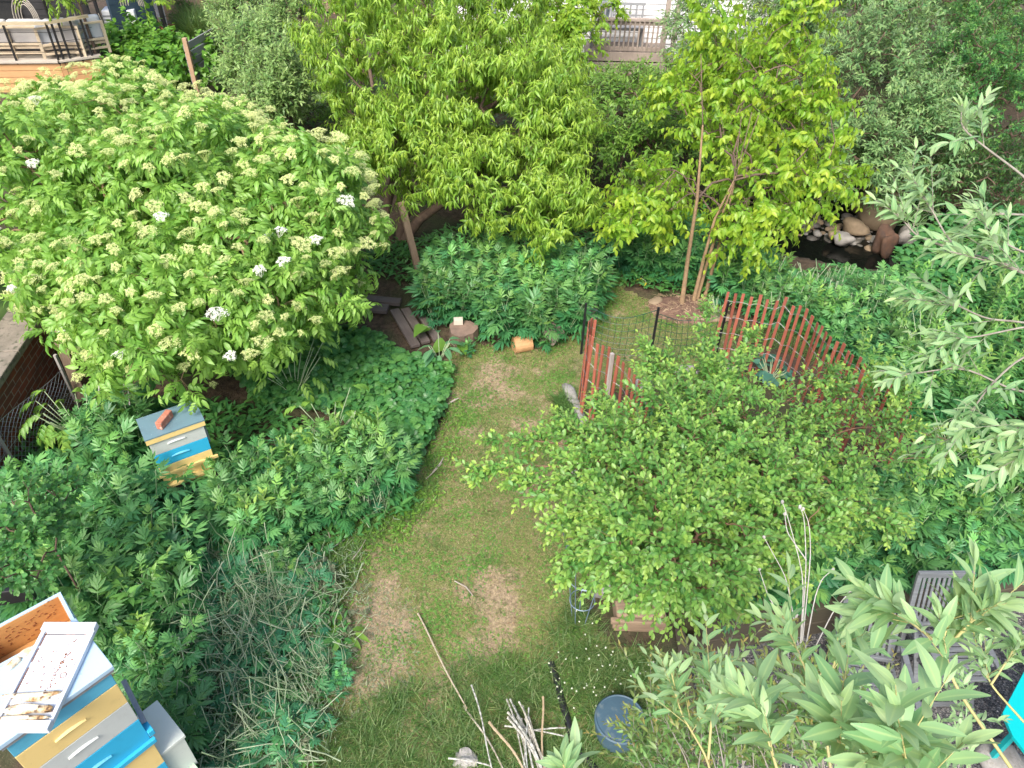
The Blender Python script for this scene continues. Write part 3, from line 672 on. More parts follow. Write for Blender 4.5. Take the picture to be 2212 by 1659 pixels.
col = mixc(t, ramp(t, n_, [(.48, 0.), (.62, 1.)]), (.78, .68, .5), (.4, .24, .1)); col = mixc(t, ramp(t, noise(t, 30, 4), [(.6, 0.), (.68, .9)]), col, (.07, .03, .015))
t.links.new(col, b.inputs['Base Color']); b.inputs['Roughness'].default_value = .5; bump(t, b, vo.outputs['Distance'], .7, .004)
for i, (u_, v_, sx, sy, r_) in enumerate(((72, 1502, .25, .05, .05), (60, 1531, .24, .055, .02), (40, 1551, .26, .03, .06))):
    q = P(u_, v_, zc+.035); a = Acc(); a.blob((0, 0, 0), (sx, sy, .034), r_, rough=.25, seg=16, rings=9)
    o = obj('comb', a, wax, None, True, local=True); o.parent = ic
    cc, ss = math.cos(-ic.rotation_euler[2]), math.sin(-ic.rotation_euler[2]); dx, dy = q[0]-ic.location[0], q[1]-ic.location[1]
    o.location = (dx*cc-dy*ss, dx*ss+dy*cc, .028)
# brown propolis line and specks on the cover: thin real smears
prop = plain('propolis', (.22, .08, .03), (.3, .12, .05), 20, .6)
a = Acc(); r2 = np.random.default_rng(3)
for i in range(70):
    x, y = r2.uniform(-.1, .1), r2.uniform(-.12, .22)
    if r2.random() < .6: x = .06+r2.normal(0, .006)-.1*(.2-y)
    a.box((x, y, .0185), (r2.uniform(.002, .006), r2.uniform(.002, .012), .003), r2.uniform(0, 3))
for (p_, q_) in (((-.118, .245), (.118, .245)), ((-.121, -.2), (-.121, .245)), ((.121, -.2), (.121, .245))):
    for s_ in np.linspace(0, 1, 24):
        if r2.random() < .75: x, y = np.array(p_)+(np.array(q_)-np.array(p_))*s_; a.box((x, y, .0185), (.004, .024, .003), 0 if p_[0] == q_[0] else PI/2)
th = np.linspace(0, 2*PI, 17); a.tubes(np.stack([.085+.016*np.cos(th), -.0+.016*np.sin(th), np.full(17, .018)], 1), .002, 4); tag(obj('propolis_smears', a, prop, ic, local=True), kind='stuff')
for (u_, v_, sx, sy, r_, lb) in ((26, 1435, .05, .09, -.5, 'pale oval lump of burr comb alone at the left on the hive lid'), (62, 1408, .045, .11, -1., 'pale lump of burr comb tucked against the white inner cover')):
    a = Acc(); q = P(u_, v_, 2.07); a.blob(q, (sx, sy, .03), r_, rough=.15, seg=14, rings=8); tag(obj('burr_comb', a, wax, None, True), lb, 'wax comb')
# open super on a second stack behind
FRc = P(132, 1281, 2.05); an2 = math.radians(43)
s2 = thing('beehive', 'rear hive stack with an empty open super, orange inside, behind the near hive', 'beehive', (FRc[0]-.01, FRc[1]+.01, 0), an2)
sx0, sy0 = -.52, -.29
a = Acc(); th = .02; zt, zb = 2.05, 1.80; h = zt-zb
for (cx_, cy_, wx_, wy_) in ((-.26, -.01, .52, .02), (-.26, sy0+.01, .52, .02), (-.01, sy0/2, .02, -sy0-.04), (sx0+.01, sy0/2, .02, -sy0-.04)): a.box((cx_, cy_, zt-h/2), (wx_, wy_, h))
so_ = obj('open_super', a, HW, s2, local=True, bevel=.002)
a = Acc()
for (cx_, cy_, wx_, wy_) in ((-.26, -.0225, .474, .004), (-.26, sy0+.0225, .474, .004), (-.0225, sy0/2, .004, -sy0-.05), (sx0+.0225, sy0/2, .004, -sy0-.05)): a.box((cx_, cy_, zt-h/2-.003), (wx_, wy_, h-.008))
a.box((-.26, sy0/2, zb+.01), (.47, -sy0-.06, .01)); obj('lining', a, ORI, so_, local=True)
a = Acc()
for i in range(90):
    x = r2.uniform(-.47, -.05); z = zt-.03-abs(r2.normal(0, .09))-.03*math.sin(x*20)
    if z > zb+.02: a.box((x, -.0255, z), (r2.uniform(.004, .018), .003, r2.uniform(.003, .007)), 0)
tag(obj('wax_spots', a, prop, so_, local=True), kind='stuff')
superbox(s2, 'brood_box', sx0, 0, sy0, 0, 1.5, zb, HG, False); superbox(s2, 'brood_box', sx0, 0, sy0, 0, 1.2, 1.5, HW, False); superbox(s2, 'brood_box', sx0, 0, sy0, 0, .6, 1.2, HG, False)
# low pale box beside
q = P(395, 1588, .95); lb_ = thing('beehive', 'low pale grey nucleus hive box at the right of the near hive', 'beehive', (q[0], q[1], 0), math.radians(49.4)); a = Acc()
HPG = paint('pale_green_grey', (.56, .6, .55), amt=.3)
a.box((-.2, .17, .935), (.42, .36, .03)); o = obj('lid', a, HPG, lb_, local=True, bevel=.003); a = Acc(); a.box((-.19, .17, .72), (.38, .32, .395)); obj('hive_body', a, HPG, lb_, local=True, bevel=.003)
a = Acc(); a.box((-.19, -.06, .545), (.34, .16, .02)); obj('landing_board', a, paint('green_board', (.45, .6, .42)), lb_, local=True, bevel=.003)
a = Acc()
for sx in (-.33, -.05):
    for sy in (.05, .29): a.box((sx, sy, .26), (.07, .07, .52))
obj('leg', a, HBR, lb_, local=True)

# far hive
c0 = P(441, 907, 1.0); fx, fy = .545, .34; an3 = math.radians(34)
fh = thing('beehive', 'small far beehive with yellow rimmed grey lid among tall leafy plants', 'beehive', (c0[0], c0[1], 0), an3)
a = Acc(); a.box((-fx/2, fy/2, .997), (fx+.006, fy+.006, .014)); obj('lid', a, HGR, fh, local=True)
a = Acc(); a.box((-fx/2, fy/2, .96), (fx, fy, .06)); obj('lid_rim', a, HY, fh, local=True, bevel=.002)
ix = .02
superbox(fh, 'honey_super', -fx+ix, -ix, ix, fy-ix, .765, .935, HG, True, lightG); superbox(fh, 'honey_super', -fx+ix, -ix, ix, fy-ix, .6, .765, HB2, True, HB)
superbox(fh, 'brood_box', -fx+ix, -ix, ix, fy-ix, .37, .6, HY, True, lightY)
a = Acc(); a.box((-fx/2, ix-.012, .50), (fx+.04, .022, .03)); a.box((-fx/2, ix-.03, .38), (fx+.03, .08, .025)); obj('cleat', a, HY, fh, local=True)
a = Acc(); a.box((.0, fy*.55, .66), (.022, .07, .16)); obj('side_block', a, greyed, fh, local=True)
superbox(fh, 'base_box', -fx+.04, -.04, .04, fy-.04, .0, .37, HBR, False)
bq = P(356, 909, 1.03); bk_ = thing('brick', 'single worn red brick weighing down the far hive lid', 'brick', (bq[0], bq[1], 1.0045), math.radians(-10)); a = Acc()
a.box((0, 0, .042), (.062, .2, .084)); o = obj('brick_body', a, plain('worn_brick', (.5, .2, .13), (.38, .13, .085), 9, .85, .5, c3=(.55, .36, .28)), bk_, local=True, bevel=.008)
# black edge strip at the far left, added for an unidentified thing
q = P(20, 1292, .75); a = Acc(); a.bar(P(-60, 1300, .8), P(72, 1278, .8), .05, .16); tag(obj('black_edge', a, darkm, None, bevel=.01), 'black edge strip showing among leaves at the left behind the hives', 'edge strip')

# ------------------------------------------------------------------ snow fence and wire fence
redw = wood('red_slat_paint', (.42, .125, .075), (.30, .085, .055), axis='Z', stain=(.22, .08, .06)); steel = plain('twisted_wire', (.3, .3, .3), (.2, .18, .17), 20, .5, 0, metal=.5)
def snow(name, label, tops, zt, rnd, base=None, lean=(0, 0)):
    W_ = [P(a_, b_, zt) for a_, b_ in tops]; t_ = thing('snow_fence', label, 'fence', tuple(vp(sum(W_)/len(W_), 0)))
    cc = []
    for i, c_ in enumerate(W_):
        j0, j1 = max(0, i-1), min(len(W_)-1, i+1); d = W_[j1]-W_[j0]; an = math.atan2(d[1], d[0]); zz = zt+rnd.normal(0, .02)
        a = Acc(); lx, ly = rnd.normal(0, .05, 2)
        p_ = np.array([c_[0]+lean[0]+lx*.5, c_[1]+lean[1]+ly*.5, .0]); q_ = np.array([c_[0], c_[1], zz]); y = nrm(q_-p_); x = nrm(np.array([math.cos(an), math.sin(an), 0])); z_ = np.cross(x, y); x = np.cross(y, z_)
        a.box((p_+q_)/2, (rnd.uniform(.031, .04), np.linalg.norm(q_-p_), .011), R=np.stack([x, y, z_], 1), v=rnd.uniform(0, 1.)**1.5); obj('slat', a, redw, t_); cc.append((p_, q_, z_))
    a = Acc()
    for f_ in (.1, .3, .5, .7, .9):
        for sg in (-1, 1):
            pts = []
            for i, (p_, q_, n_) in enumerate(cc):
                c_ = p_+(q_-p_)*(f_+.004*math.sin(i*3)); pts.append(c_+n_*.009*(sg if i % 2 else -sg))
                if i < len(cc)-1: c2 = cc[i+1][0]+(cc[i+1][1]-cc[i+1][0])*f_; pts.append((c_+c2)/2)
            a.tubes(np.array(pts), .0022, 4)
    obj('wire', a, steel, t_)
    return t_, cc
def c4(x, y): return ((1380+x/4.608)*.8848, (650+y/4.608)*.8848)
def c2_(x, y): return ((1660+x/2.633)*.8848, (620+y/2.633)*.8848)
tl = [c4(*p_) for p_ in ((340, 590), (300, 588), (268, 622), (258, 680), (280, 765), (310, 810), (370, 855), (430, 885), (495, 930), (547, 985), (600, 1030), (658, 1070), (725, 1165), (785, 1215), (838, 1290), (890, 1370), (950, 1450))]
rr_ = np.random.default_rng(5)
sfl, cl = snow('l', 'short curved run of red snow fence at the lawn edge, left of the leafy shrub', tl, 1.15, rr_)
trr = [c2_(*p_) for p_ in ((310, 250), (360, 255), (410, 255), (465, 270), (517, 280), (567, 285), (630, 292), (681, 295), (735, 325), (775, 340), (815, 370), (855, 395), (890, 430), (917, 465), (945, 495), (970, 535), (1015, 565), (1055, 585), (1090, 620), (1112, 650), (1155, 690), (1190, 720), (1227, 745), (1272, 775), (1310, 815), (1352, 848), (1395, 880), (1437, 915), (1480, 965), (1490, 1030), (1470, 1090), (1440, 1130))]
sfr, cr = snow('r', 'long curved run of red snow fence between the leafy shrub and the far bed', trr, 1.15, rr_)
q = P(*c4(525, 955), 1.2); st = thing('fence_stake', 'weathered pale grey stake tied to the left run of snow fence', 'stake', (q[0], q[1], 0)); a = Acc(); a.bar((q[0]+.01, q[1]-.06, 0), (q[0], q[1]-.04, 1.2), .035, .035); obj('stake_shaft', a, wood('grey_stake2', (.45, .4, .38), (.34, .3, .28), axis='Z'), st)
greenw = plain('green_wire', (.008, .045, .03), (.01, .06, .04), 20, .45, 0)
tp = [P(1255, 765, 0), P(1401, 790, 0), P(1545, 770, 0)]
zt_ = []
for c_, vt in zip(tp, (655, 664, 652)):
    zz = .9
    for _ in range(20): zz += (proj([c_[0], c_[1], zz])[1]-vt)*.003
    zt_.append(zz)
gf = thing('wire_fence', 'sagging green garden wire fence on dark posts between the two snow fence runs', 'fence', tuple(vp(tp[1], 0)))
for c_, zz in zip(tp, zt_):
    a = Acc(); a.bar(vp(c_, 0), vp(c_, zz), .028, .028, up=(0, 1, 0)); obj('post', a, darkm, gf, bevel=.003)
a = Acc(); 
for s_ in range(2):
    A, B = tp[s_], tp[s_+1]; L = np.linalg.norm((B-A)[:2]); dn = nrm(vp(B-A, 0)); nn = np.array([dn[1], -dn[0], 0])
    def gp(f_, h_): 
        top = (zt_[s_]*(1-f_)+zt_[s_+1]*f_)-.05-.17*math.sin(PI*f_)**1.2-(.05 if s_ else 0)
        return vp(A, 0)+dn*L*f_+nn*(.04*math.sin(f_*PI)*math.sin(h_*4)-.016)+np.array([0, 0, top*h_])
    nvx = int(L/.075)
    for i in range(nvx+1): a.tubes(np.array([gp(i/nvx, h_) for h_ in np.linspace(0, 1, 6)]), .0026, 4)
    for h_ in np.linspace(.03, 1, 8): a.tubes(np.array([gp(f_, h_) for f_ in np.linspace(0, 1, 14)]), .003 if h_ < 1 else .005, 4)
obj('wire_mesh', a, greenw, gf)

# ------------------------------------------------------------------ logs, planks, stones
greypl = wood('weathered_plank', (.17, .14, .13), (.09, .075, .07), .1, stain=(.06, .05, .05)); greypl2 = wood('weathered_plank_b', (.2, .165, .15), (.11, .09, .08), -1.1, stain=(.07, .05, .05))
def plank(p_, q_, w_, h_, mat, label, z=.03):
    a = Acc(); A, B = P(*p_, z), P(*q_, z); t_ = thing('plank', label, 'plank', tuple(vp((A+B)/2, 0))); a.bar(A, B, w_, h_, rng.uniform(0, .5)); obj('board', a, mat, t_, bevel=.008)
plank((640, 632), (866, 653), .13, .06, greypl2 if 0 else greypl, 'rear weathered plank of the two lying under the elder edge', .08)
plank((650, 652), (838, 668), .17, .06, greypl, 'front broad weathered plank of the two lying under the elder edge', .06)
plank((852, 670), (898, 748), .13, .05, greypl2, 'left weathered plank of three lying beside the strawberry patch')
plank((875, 668), (920, 740), .12, .05, greypl2, 'middle weathered plank of three lying beside the strawberry patch')
plank((905, 672), (945, 735), .11, .05, greypl2, 'right weathered plank of three, half under big leaves')
bark = plain('log_bark', (.2, .14, .1), (.1, .075, .06), 9, .95, 1.); cutw = plain('cut_wood', (.5, .3, .15), (.4, .22, .1), 7, .8, .4); palebark = plain('pale_log', (.36, .29, .24), (.2, .16, .14), 8, .9, .8)
def log(u_, v_, r_, h_, label, bm, tm, lying=None):
    q = P(u_, v_, h_ if lying is None else r_); t_ = thing('log', label, 'log', (q[0], q[1], 0)); a = Acc(); th = np.arange(18)*2*PI/18
    rr = r_*(1+.08*np.sin(th*3+u_)+.05*np.sin(th*7))
    if lying is None:
        V = [[q[0]+rr[i]*k_*math.cos(th[i]), q[1]+rr[i]*k_*math.sin(th[i]), z] for k_, z in ((1.05, 0), (1, h_*.6), (.97, h_)) for i in range(18)]
        ax = None
    else:
        d = np.array([math.cos(lying), math.sin(lying), 0]); e = np.array([-d[1], d[0], 0])
        V = [q+d*s_+e*rr[i]*math.cos(th[i])+np.array([0, 0, rr[i]*math.sin(th[i])]) for s_ in (-h_/2, 0, h_/2) for i in range(18)]
    V = np.array(V); i_ = np.arange(2)[:, None]*18; j = np.arange(18)[None]; j2 = (j+1) % 18
    a.add(V, np.stack([i_+j, i_+j2, i_+18+j2, i_+18+j], -1).reshape(-1, 4)); obj('bark', a, bm, t_)
    a = Acc()
    for e_ in ((36,) if lying is None else (0, 36)):
        R_ = V[e_:e_+18]; a.add(R_, [[0, k_, k_+1, k_+2] for k_ in range(1, 17, 2)])
    obj('cut_end', a, tm, t_)
log(1000, 708, .19, .2, 'upright cut log with a small white box on its top', bark, plain('old_cut', (.26, .18, .14), (.14, .1, .08), 8, .9, .5))
log(1128, 742, .1, .24, 'short fresh orange cut log under the leafy bed edge', cutw, cutw, .35)
log(1192, 722, .12, .22, 'pale grey peeling log at the bed edge by the lawn', palebark, palebark, 1.0)
log(1272, 648, .13, .26, 'mottled pale stump at the right tip of the leafy bed', palebark, palebark)
q = P(990, 697, .22); a = Acc(); a.box((q[0], q[1], .245), (.12, .07, .085), .1); tag(obj('small_box', a, paint('cream_box', (.55, .5, .42)), None, bevel=.004), 'small cream box standing on the upright log', 'box')
stone = plain('grey_stone', (.34, .32, .3), (.2, .19, .18), 7, .85, .6); stoneW = plain('pale_stone', (.34, .33, .31), (.2, .19, .18), 8, .85, .7, c3=(.2, .19, .17)); stoneD = plain('wet_dark_stone', (.15, .14, .125), (.09, .08, .07), 7, .5, .4); stoneT = plain('tan_stone', (.32, .24, .16), (.2, .15, .1), 6, .8, .5)
def rock(u_, v_, z, sx, sy, sz, rz, mat, label, group=None, name='stone', smooth=True):
    q = P(u_, v_, z); a = Acc(); a.blob((q[0], q[1], z+sz*.25), (sx, sy, sz), rz, rough=.28, seg=14, rings=9, v=rng.uniform(0, .5)); return tag(obj(name, a, mat, None, smooth), label, 'stone', group)
rock(1234, 862, 0, .15, .4, .12, .35, stoneW, 'largest pale rough stone at the foot of the left snow fence', smooth=False)
rock(1250, 895, 0, .13, .3, .1, .2, stoneW, 'flat pale stone just in front of the left snow fence foot', smooth=False)
rock(1262, 925, 0, .12, .3, .12, .15, stoneW, 'narrow pale edging stone beside the lawn below the snow fence')
rock(1246, 1012, 0, .14, .2, .1, .3, stoneW, 'small pale stone half hidden by the shrub arm at the lawn edge')
for i, (u_, v_, s_) in enumerate(((1425, 812, .3), (1478, 808, .34), (1535, 805, .3), (1390, 838, .22), (1590, 800, .26))):
    rock(u_, v_, 0, s_, .16, .14, .1*i, stone if i % 2 else stoneW, 'rounded grey edging stone inside the fenced plot behind the shrub', 'edging stones of the fenced plot')
rock(1525, 690, 0, .7, .16, .09, .1, stoneT, 'long flat tan stone at the front of the mulch ring')
rock(1415, 655, 0, .2, .14, .08, .6, stoneT, 'small stone at the left of the mulch ring')
rock(1006, 1645, .0, .16, .16, .12, .4, stoneW, 'pale white stone beside the cane pile at the bottom', smooth=False)
rock(1295, 1265, .1, .3, .25, .22, .4, stone, 'blue grey rock behind the wire cage under the shrub')
rock(2170, 1650, ZP+.02, .5, .4, .2, .4, stoneW, 'flat grey stone lying on the gravel patio at the bottom right')
for i, (u_, v_, sx, sz) in enumerate(((1893, 470, .95, .75), (1952, 520, .45, .3), (1845, 498, .42, .26), (1820, 520, .36, .2), (1800, 512, .3, .2))):
    rock(u_, v_, -.75, sx, sx*.7, sz, i, (stoneT, stone, stoneT, stone, stoneT)[i], ('big brown boulder on the creek bank', 'grey rock right of the creek water', 'yellowish rock at the water edge of the creek', 'wet grey rock standing in the creek', 'dark tan rock half in the creek water')[i])
k = 0
for q in scatter([(1730, 500), (1735, 468), (1800, 448), (1880, 470), (1925, 505), (1890, 530), (1800, 512)], 75, -.75, .13):
    z = float(height(q[0], q[1])); z = max(z, -.9); s_ = rng.uniform(.1, .26)
    a = Acc(); s_ *= .85; a.blob((q[0], q[1], z+s_*.2), (s_, s_*rng.uniform(.7, 1), s_*.6), rng.uniform(0, 3), rough=.2, seg=10, rings=7, v=rng.uniform(0, .6))
    tag(obj('creek_stone', a, (stoneD, stoneT, stoneD, stone)[k % 4], None, True), 'rounded cobble on the stony creek bank behind the black water', 'stone', 'cobbles on the creek bank'); k += 1
q = P(1925, 488, -.3); a = Acc(); a.blob((q[0], q[1], -.62), (.34, .32, .5), .4, rough=.3, seg=20, rings=12); tag(obj('stump', a, plain('reddish_stump', (.13, .07, .045), (.07, .045, .035), 8, .9, 1.), None, True), 'reddish broken stump on the creek bank beside the boulder', 'stump')
mul = plain('mulch', (.2, .12, .09), (.1, .06, .045), 14, .95, 1.)
a = Acc(); q = P(1480, 668, 0); a.blob((q[0], q[1], -.02), (1.15, .8, .16), .1, rough=.1, seg=20, rings=9); tag(obj('mulch_ring', a, mul, None, True), 'brown mulch mound round the feet of the slender cherry tree', kind='structure')
a = Acc(); k = 500; th = rng.uniform(0, 6.28, k); rr = rng.uniform(0, 1, k)**.5
pp = np.stack([q[0]+.55*rr*np.cos(th), q[1]+.38*rr*np.sin(th), .055*(1-rr**2)+.01], 1); dd_ = np.stack([np.cos(th*7), np.sin(th*7), rng.normal(0, .15, k)], 1)
a.tubes(np.stack([pp, pp+dd_*rng.uniform(.04, .12, (k, 1))], 1), .004, 3, rng.uniform(0, 1, k)); strawm = plain('straw', (.42, .31, .2), (.28, .2, .13), 9, .9, 0)
tag(obj('mulch_straw', a, strawm), 'straw and bark bits on the mulch mound', 'mulch', kind='stuff')

# wood block, rebar, wire cage, bin, pipe, canes
blockw = wood('rough_block_wood', (.36, .26, .17), (.22, .15, .1), .05, stain=(.14, .09, .06))
q = P(1383, 1305, .2); wb = thing('wood_block', 'rough split timber block under the lower edge of the big shrub', 'timber block', (q[0], q[1], 0)); a = Acc()
a.box((q[0], q[1]+.05, .1), (.44, .34, .19), .02); o = obj('block', a, blockw, wb, bevel=.02)
a = Acc()
for i in range(3): a.box((q[0]-.01*i, q[1]-.135-.008*i, .035+.06*i), (.46+.02*i, .05, .057), rng.uniform(-.03, .03), v=rng.uniform(0, .5))
obj('front_split', a, blockw, wb, bevel=.012)
rust = plain('rusty_iron', (.14, .07, .05), (.08, .05, .04), 20, .8)
a = Acc(); p_ = P(1432, 1430, ZP); a.tubes([p_, P(1440, 1335, .12)], .014, 8); tag(obj('iron_rod', a, rust), 'rusty iron rod standing against the timber block', 'rod')
cage = thing('wire_cage', 'blue grey wire plant cage standing at the left of the big shrub', 'plant cage', tuple(P(1252, 1338, 0))); cl_ = np.array(cage.location)
cagem = plain('blue_grey_wire', (.2, .27, .34), (.15, .2, .26), 20, .4, 0, metal=.3); a = Acc()
for i in range(5):
    th = i*2*PI/5+.3; a.tubes([cl_+[.07*math.cos(th), .07*math.sin(th), 0], cl_+[.22*math.cos(th), .22*math.sin(th), 1.2]], .0045, 4)
obj('upright', a, cagem, cage)
for z, r_ in ((.3, .11), (.65, .15), (.95, .19), (1.2, .22)):
    a = Acc(); th = np.linspace(0, 2*PI, 25); a.tubes(np.stack([cl_[0]+r_*np.cos(th), cl_[1]+r_*np.sin(th), np.full(25, z)], 1), .0045, 4); obj('ring', a, cagem, cage)
binm = plain('slate_blue_plastic', (.045, .085, .12), (.06, .11, .15), 5, .5, .1, c3=(.1, .14, .16)); q = P(1340, 1552, .24); bn_ = thing('barrel', 'round slate blue ribbed lid of a barrel beside the lawn', 'barrel', (q[0], q[1], 0)); a = Acc()
a.lathe((q[0], q[1], 0), [(.17, 0), (.185, .1), (.18, .21)], 32); obj('barrel_body', a, binm, bn_, True)
a = Acc(); a.lathe((q[0], q[1], 0), [(.19, .195), (.2, .2), (.2, .235), (.19, .245), (.18, .24), (.001, .242)], 40); ld = obj('lid', a, binm, bn_)
a = Acc()
for x in (-.1, -.06, .0, .04, .1): L = 2*math.sqrt(.17**2-x*x); a.box((q[0]+x, q[1], .245), (.012, L, .012), -.0)
obj('rib', a, darkm, ld)
a = Acc(); pts = [P(*p_, .02) for p_ in ((1190, 1432), (1203, 1470), (1212, 1510), (1228, 1560), (1240, 1610), (1275, 1650), (1310, 1690))]
tt = np.linspace(0, len(pts)-1, 70); pts = np.array([[np.interp(x, range(len(pts)), [p_[k_] for p_ in pts]) for k_ in range(3)] for x in tt]); a.tubes(pts, (.029+.005*(np.arange(70) % 2))[None], 8); tag(obj('drain_pipe', a, darkm, None, True), 'black corrugated drain pipe snaking through the grass beside the barrel', 'pipe')
bam, t, b = nt('bamboo_cane'); n_ = noise(t, 40, 4, .6); col = mixc(t, ramp(t, n_, [(.42, 0.), (.6, 1.)]), (.46, .47, .44), (.18, .19, .17)); col = mixc(t, attr(t, 'v'), col, (.38, .28, .16)); t.links.new(col, b.inputs['Base Color']); b.inputs['Roughness'].default_value = .6
def cane(p_, q_, r_, v, label, z0=.03, z1=.06, group=None):
    a = Acc(); A, B = P(*p_, z0), P(*q_, z1); n_ = 24; s_ = np.linspace(0, 1, n_)[:, None]; pts = A+(B-A)*s_+np.array([0, 0, .02])*np.sin(s_*PI); pts[:, 0] += .012*np.sin(s_[:, 0]*5+p_[0])
    rad = r_*(1-.25*s_[:, 0]); rad[::4] *= 1.25; a.tubes(pts, rad[None], 6, v); tag(obj('cane', a, bam), label, 'cane', group)
cane((900, 1325), (1008, 1530), .008, .6, 'long thin brown cane lying down the middle of the lawn')
cane((1004, 1525), (1092, 1668), .008, .4, 'thin brown cane reaching from the long cane to the bottom edge')
grp = 'grey canes in the pile at the bottom of the lawn'; gl_ = 'mottled blue grey cane in the fanned pile at the bottom of the lawn'
r3 = np.random.default_rng(12)
for i in range(15):
    u1 = 1096+r3.uniform(-6, 46); u2 = 1140+r3.uniform(-10, 52); cane((u1, 1515+r3.uniform(-15, 40)), (u2, 1672), r3.uniform(.006, .01), r3.uniform(0, .25), gl_, r3.uniform(.06, .2), r3.uniform(.02, .16), grp)
cane((1170, 1505), (1176, 1668), .009, .9, 'straight tan brown cane at the right of the cane pile', .15, .1)
cane((1060, 1560), (1130, 1660), .011, .8, 'thick tan brown cane crossing the left of the cane pile', .1, .1)
for (p_, q_, lb) in (((1090, 1568), (1215, 1590), 'grey cane crossing the pile almost level, upper one'), ((1148, 1580), (1222, 1572), 'short grey cane poking out right of the pile'), ((972, 1638), (1060, 1655), 'short white cane by the pale stone'), ((1018, 1480), (1068, 1668), 'thin pale cane rising at the left of the pile')): cane(p_, q_, .007, .1, lb, .12, .12)

# retaining wall
timb = wood('retaining_timber', (.10, .082, .055), (.055, .046, .032), math.atan2(WD[1], WD[0]), stain=(.06, .06, .035)); rw = thing('timber_retaining_wall', 'old timber retaining wall between the leafy bed and the gravel patio', 'retaining wall', (WA[0], WA[1], ZP))
for i, (z0_, z1_) in enumerate(((ZP-.03, -.21), (-.2, .02))):
    for j in range(4):
        a = Acc(); s0, s1 = j*1.3+.2*i, (j+1)*1.3+.2*i-.01; p_ = vp(np.append(WA+WD*s0+WN*.03, 0), (z0_+z1_)/2); q_ = vp(np.append(WA+WD*s1+WN*.03, 0), (z0_+z1_)/2); a.bar(p_, q_, .1, z1_-z0_, rng.uniform(0, .5)); obj('timber', a, timb, rw, bevel=.01)
for s_ in (1.9,): a = Acc(); c_ = np.append(WA+WD*s_+WN*.1, 0); a.bar(vp(c_, ZP), vp(c_, -.02), .03, .03, .8, up=(0, 1, 0)); obj('stake', a, rust, rw)
a = Acc(); 
for i, (z0_, z1_) in enumerate(((ZP-.03, -.21), (-.2, .0))): a.bar((WA[0]-.01, WA[1]-.02, (z0_+z1_)/2), (WA[0]-.04, 1.2, (z0_+z1_)/2), .09, z1_-z0_, .2*i)
obj('side_timber', a, timb, rw, bevel=.01)

# folding slatted chairs
chairw = wood('silvered_teak', (.17, .185, .2), (.09, .1, .11), 0, stain=(.06, .06, .06))
def fchair(loc, rz, label, back_h=.95, recl=.22):
    t_ = thing('folding_chair', label, 'chair', tuple(loc), rz); w_ = .46
    a = Acc()          # back: faces -y
    for sx in (-1, 1): a.bar((sx*w_/2, .2, .1), (sx*w_/2, .2+recl*1.15, back_h), .045, .03, up=(0, 1, 0))
    obj('back_frame', a, chairw, t_, local=True, bevel=.004)
    a = Acc(); a.bar((-w_/2-.02, .2+recl*1.15, back_h), (w_/2+.02, .2+recl*1.15, back_h), .035, .07); obj('top_rail', a, chairw, t_, local=True, bevel=.006)
    a = Acc(); a.bar((-w_/2, .27, .46), (w_/2, .27, .46), .03, .05); obj('middle_rail', a, chairw, t_, local=True, bevel=.006)
    for i in range(9):
        a = Acc(); x = -w_/2+.05+i*(w_-.1)/8; a.bar((x, .285, .47), (x, .2+recl*1.1, back_h-.03), .024, .012, up=(0, 1, 0), v=rng.uniform(0, .4)); obj('back_slat', a, chairw, t_, local=True)
    for i in range(9):
        a = Acc(); a.box((0, -.24+i*.055, .43), (w_-.03, .042, .016), v=rng.uniform(0, .4)); obj('seat_slat', a, chairw, t_, local=True, bevel=.003)
    for sx in (-1, 1):
        a = Acc(); a.bar((sx*(w_/2-.005), .3, .41), (sx*(w_/2-.005), -.26, .41), .02, .04); obj('seat_rail', a, chairw, t_, local=True)
        a = Acc(); a.bar((sx*w_/2, .26, .0), (sx*w_/2, -.22, .62), .028, .04, up=(1, 0, 0)); obj('leg', a, chairw, t_, local=True, bevel=.003)
        a = Acc(); a.bar((sx*(w_/2+.02), -.3, 0), (sx*(w_/2+.02), .2, .62), .028, .04, up=(1, 0, 0)); obj('leg', a, chairw, t_, local=True, bevel=.003)
        a = Acc(); a.bar((sx*(w_/2+.02), -.26, .64), (sx*(w_/2+.02), .3, .64), .05, .022); obj('armrest', a, chairw, t_, local=True, bevel=.005)
    for y_, z_ in ((-.27, .06), (.24, .08)): a = Acc(); a.bar((-w_/2, y_, z_), (w_/2, y_, z_), .03, .03); obj('stretcher', a, chairw, t_, local=True)
    return t_
ca = P(2046, 1239, ZP+.95); fchair((ca[0]+.0, ca[1]-.46, ZP), math.radians(2), 'tall silvered slatted folding chair against the timber retaining wall')
cbb = P(1880, 1480, ZP+.43); fchair((cbb[0], cbb[1]-.02, ZP), math.radians(-8), 'lower silvered slatted folding chair behind the willow leaves, nearer the viewer', .84, .3)
# turquoise table
tq = paint('turquoise_plastic', (.0, .40, .41), (.0, .28, .3), amt=.12, rough=.35); zt_q = .3
tt_ = thing('turquoise_table', 'bright turquoise table corner at the right edge over the gravel', 'table', tuple(vp(P(2260, 1540, zt_q), ZP)))
pts = [P(2166, 1540, zt_q), P(2188, 1590, zt_q), P(2290, 1720, zt_q), P(2400, 1500, zt_q)]; pts2 = [P(2166, 1540, zt_q), P(2400, 1500, zt_q), P(2300, 1390, zt_q), P(2218, 1440, zt_q)]
a = Acc(); a.panel(pts, .03); a.panel(pts2, .03); obj('tabletop', a, tq, tt_)
for u_, v_ in ((2215, 1560), (2320, 1640), (2330, 1450)): a = Acc(); q = P(u_, v_, zt_q); a.bar(vp(q, ZP), vp(q, zt_q-.03), .04, .04); obj('leg', a, tq, tt_)
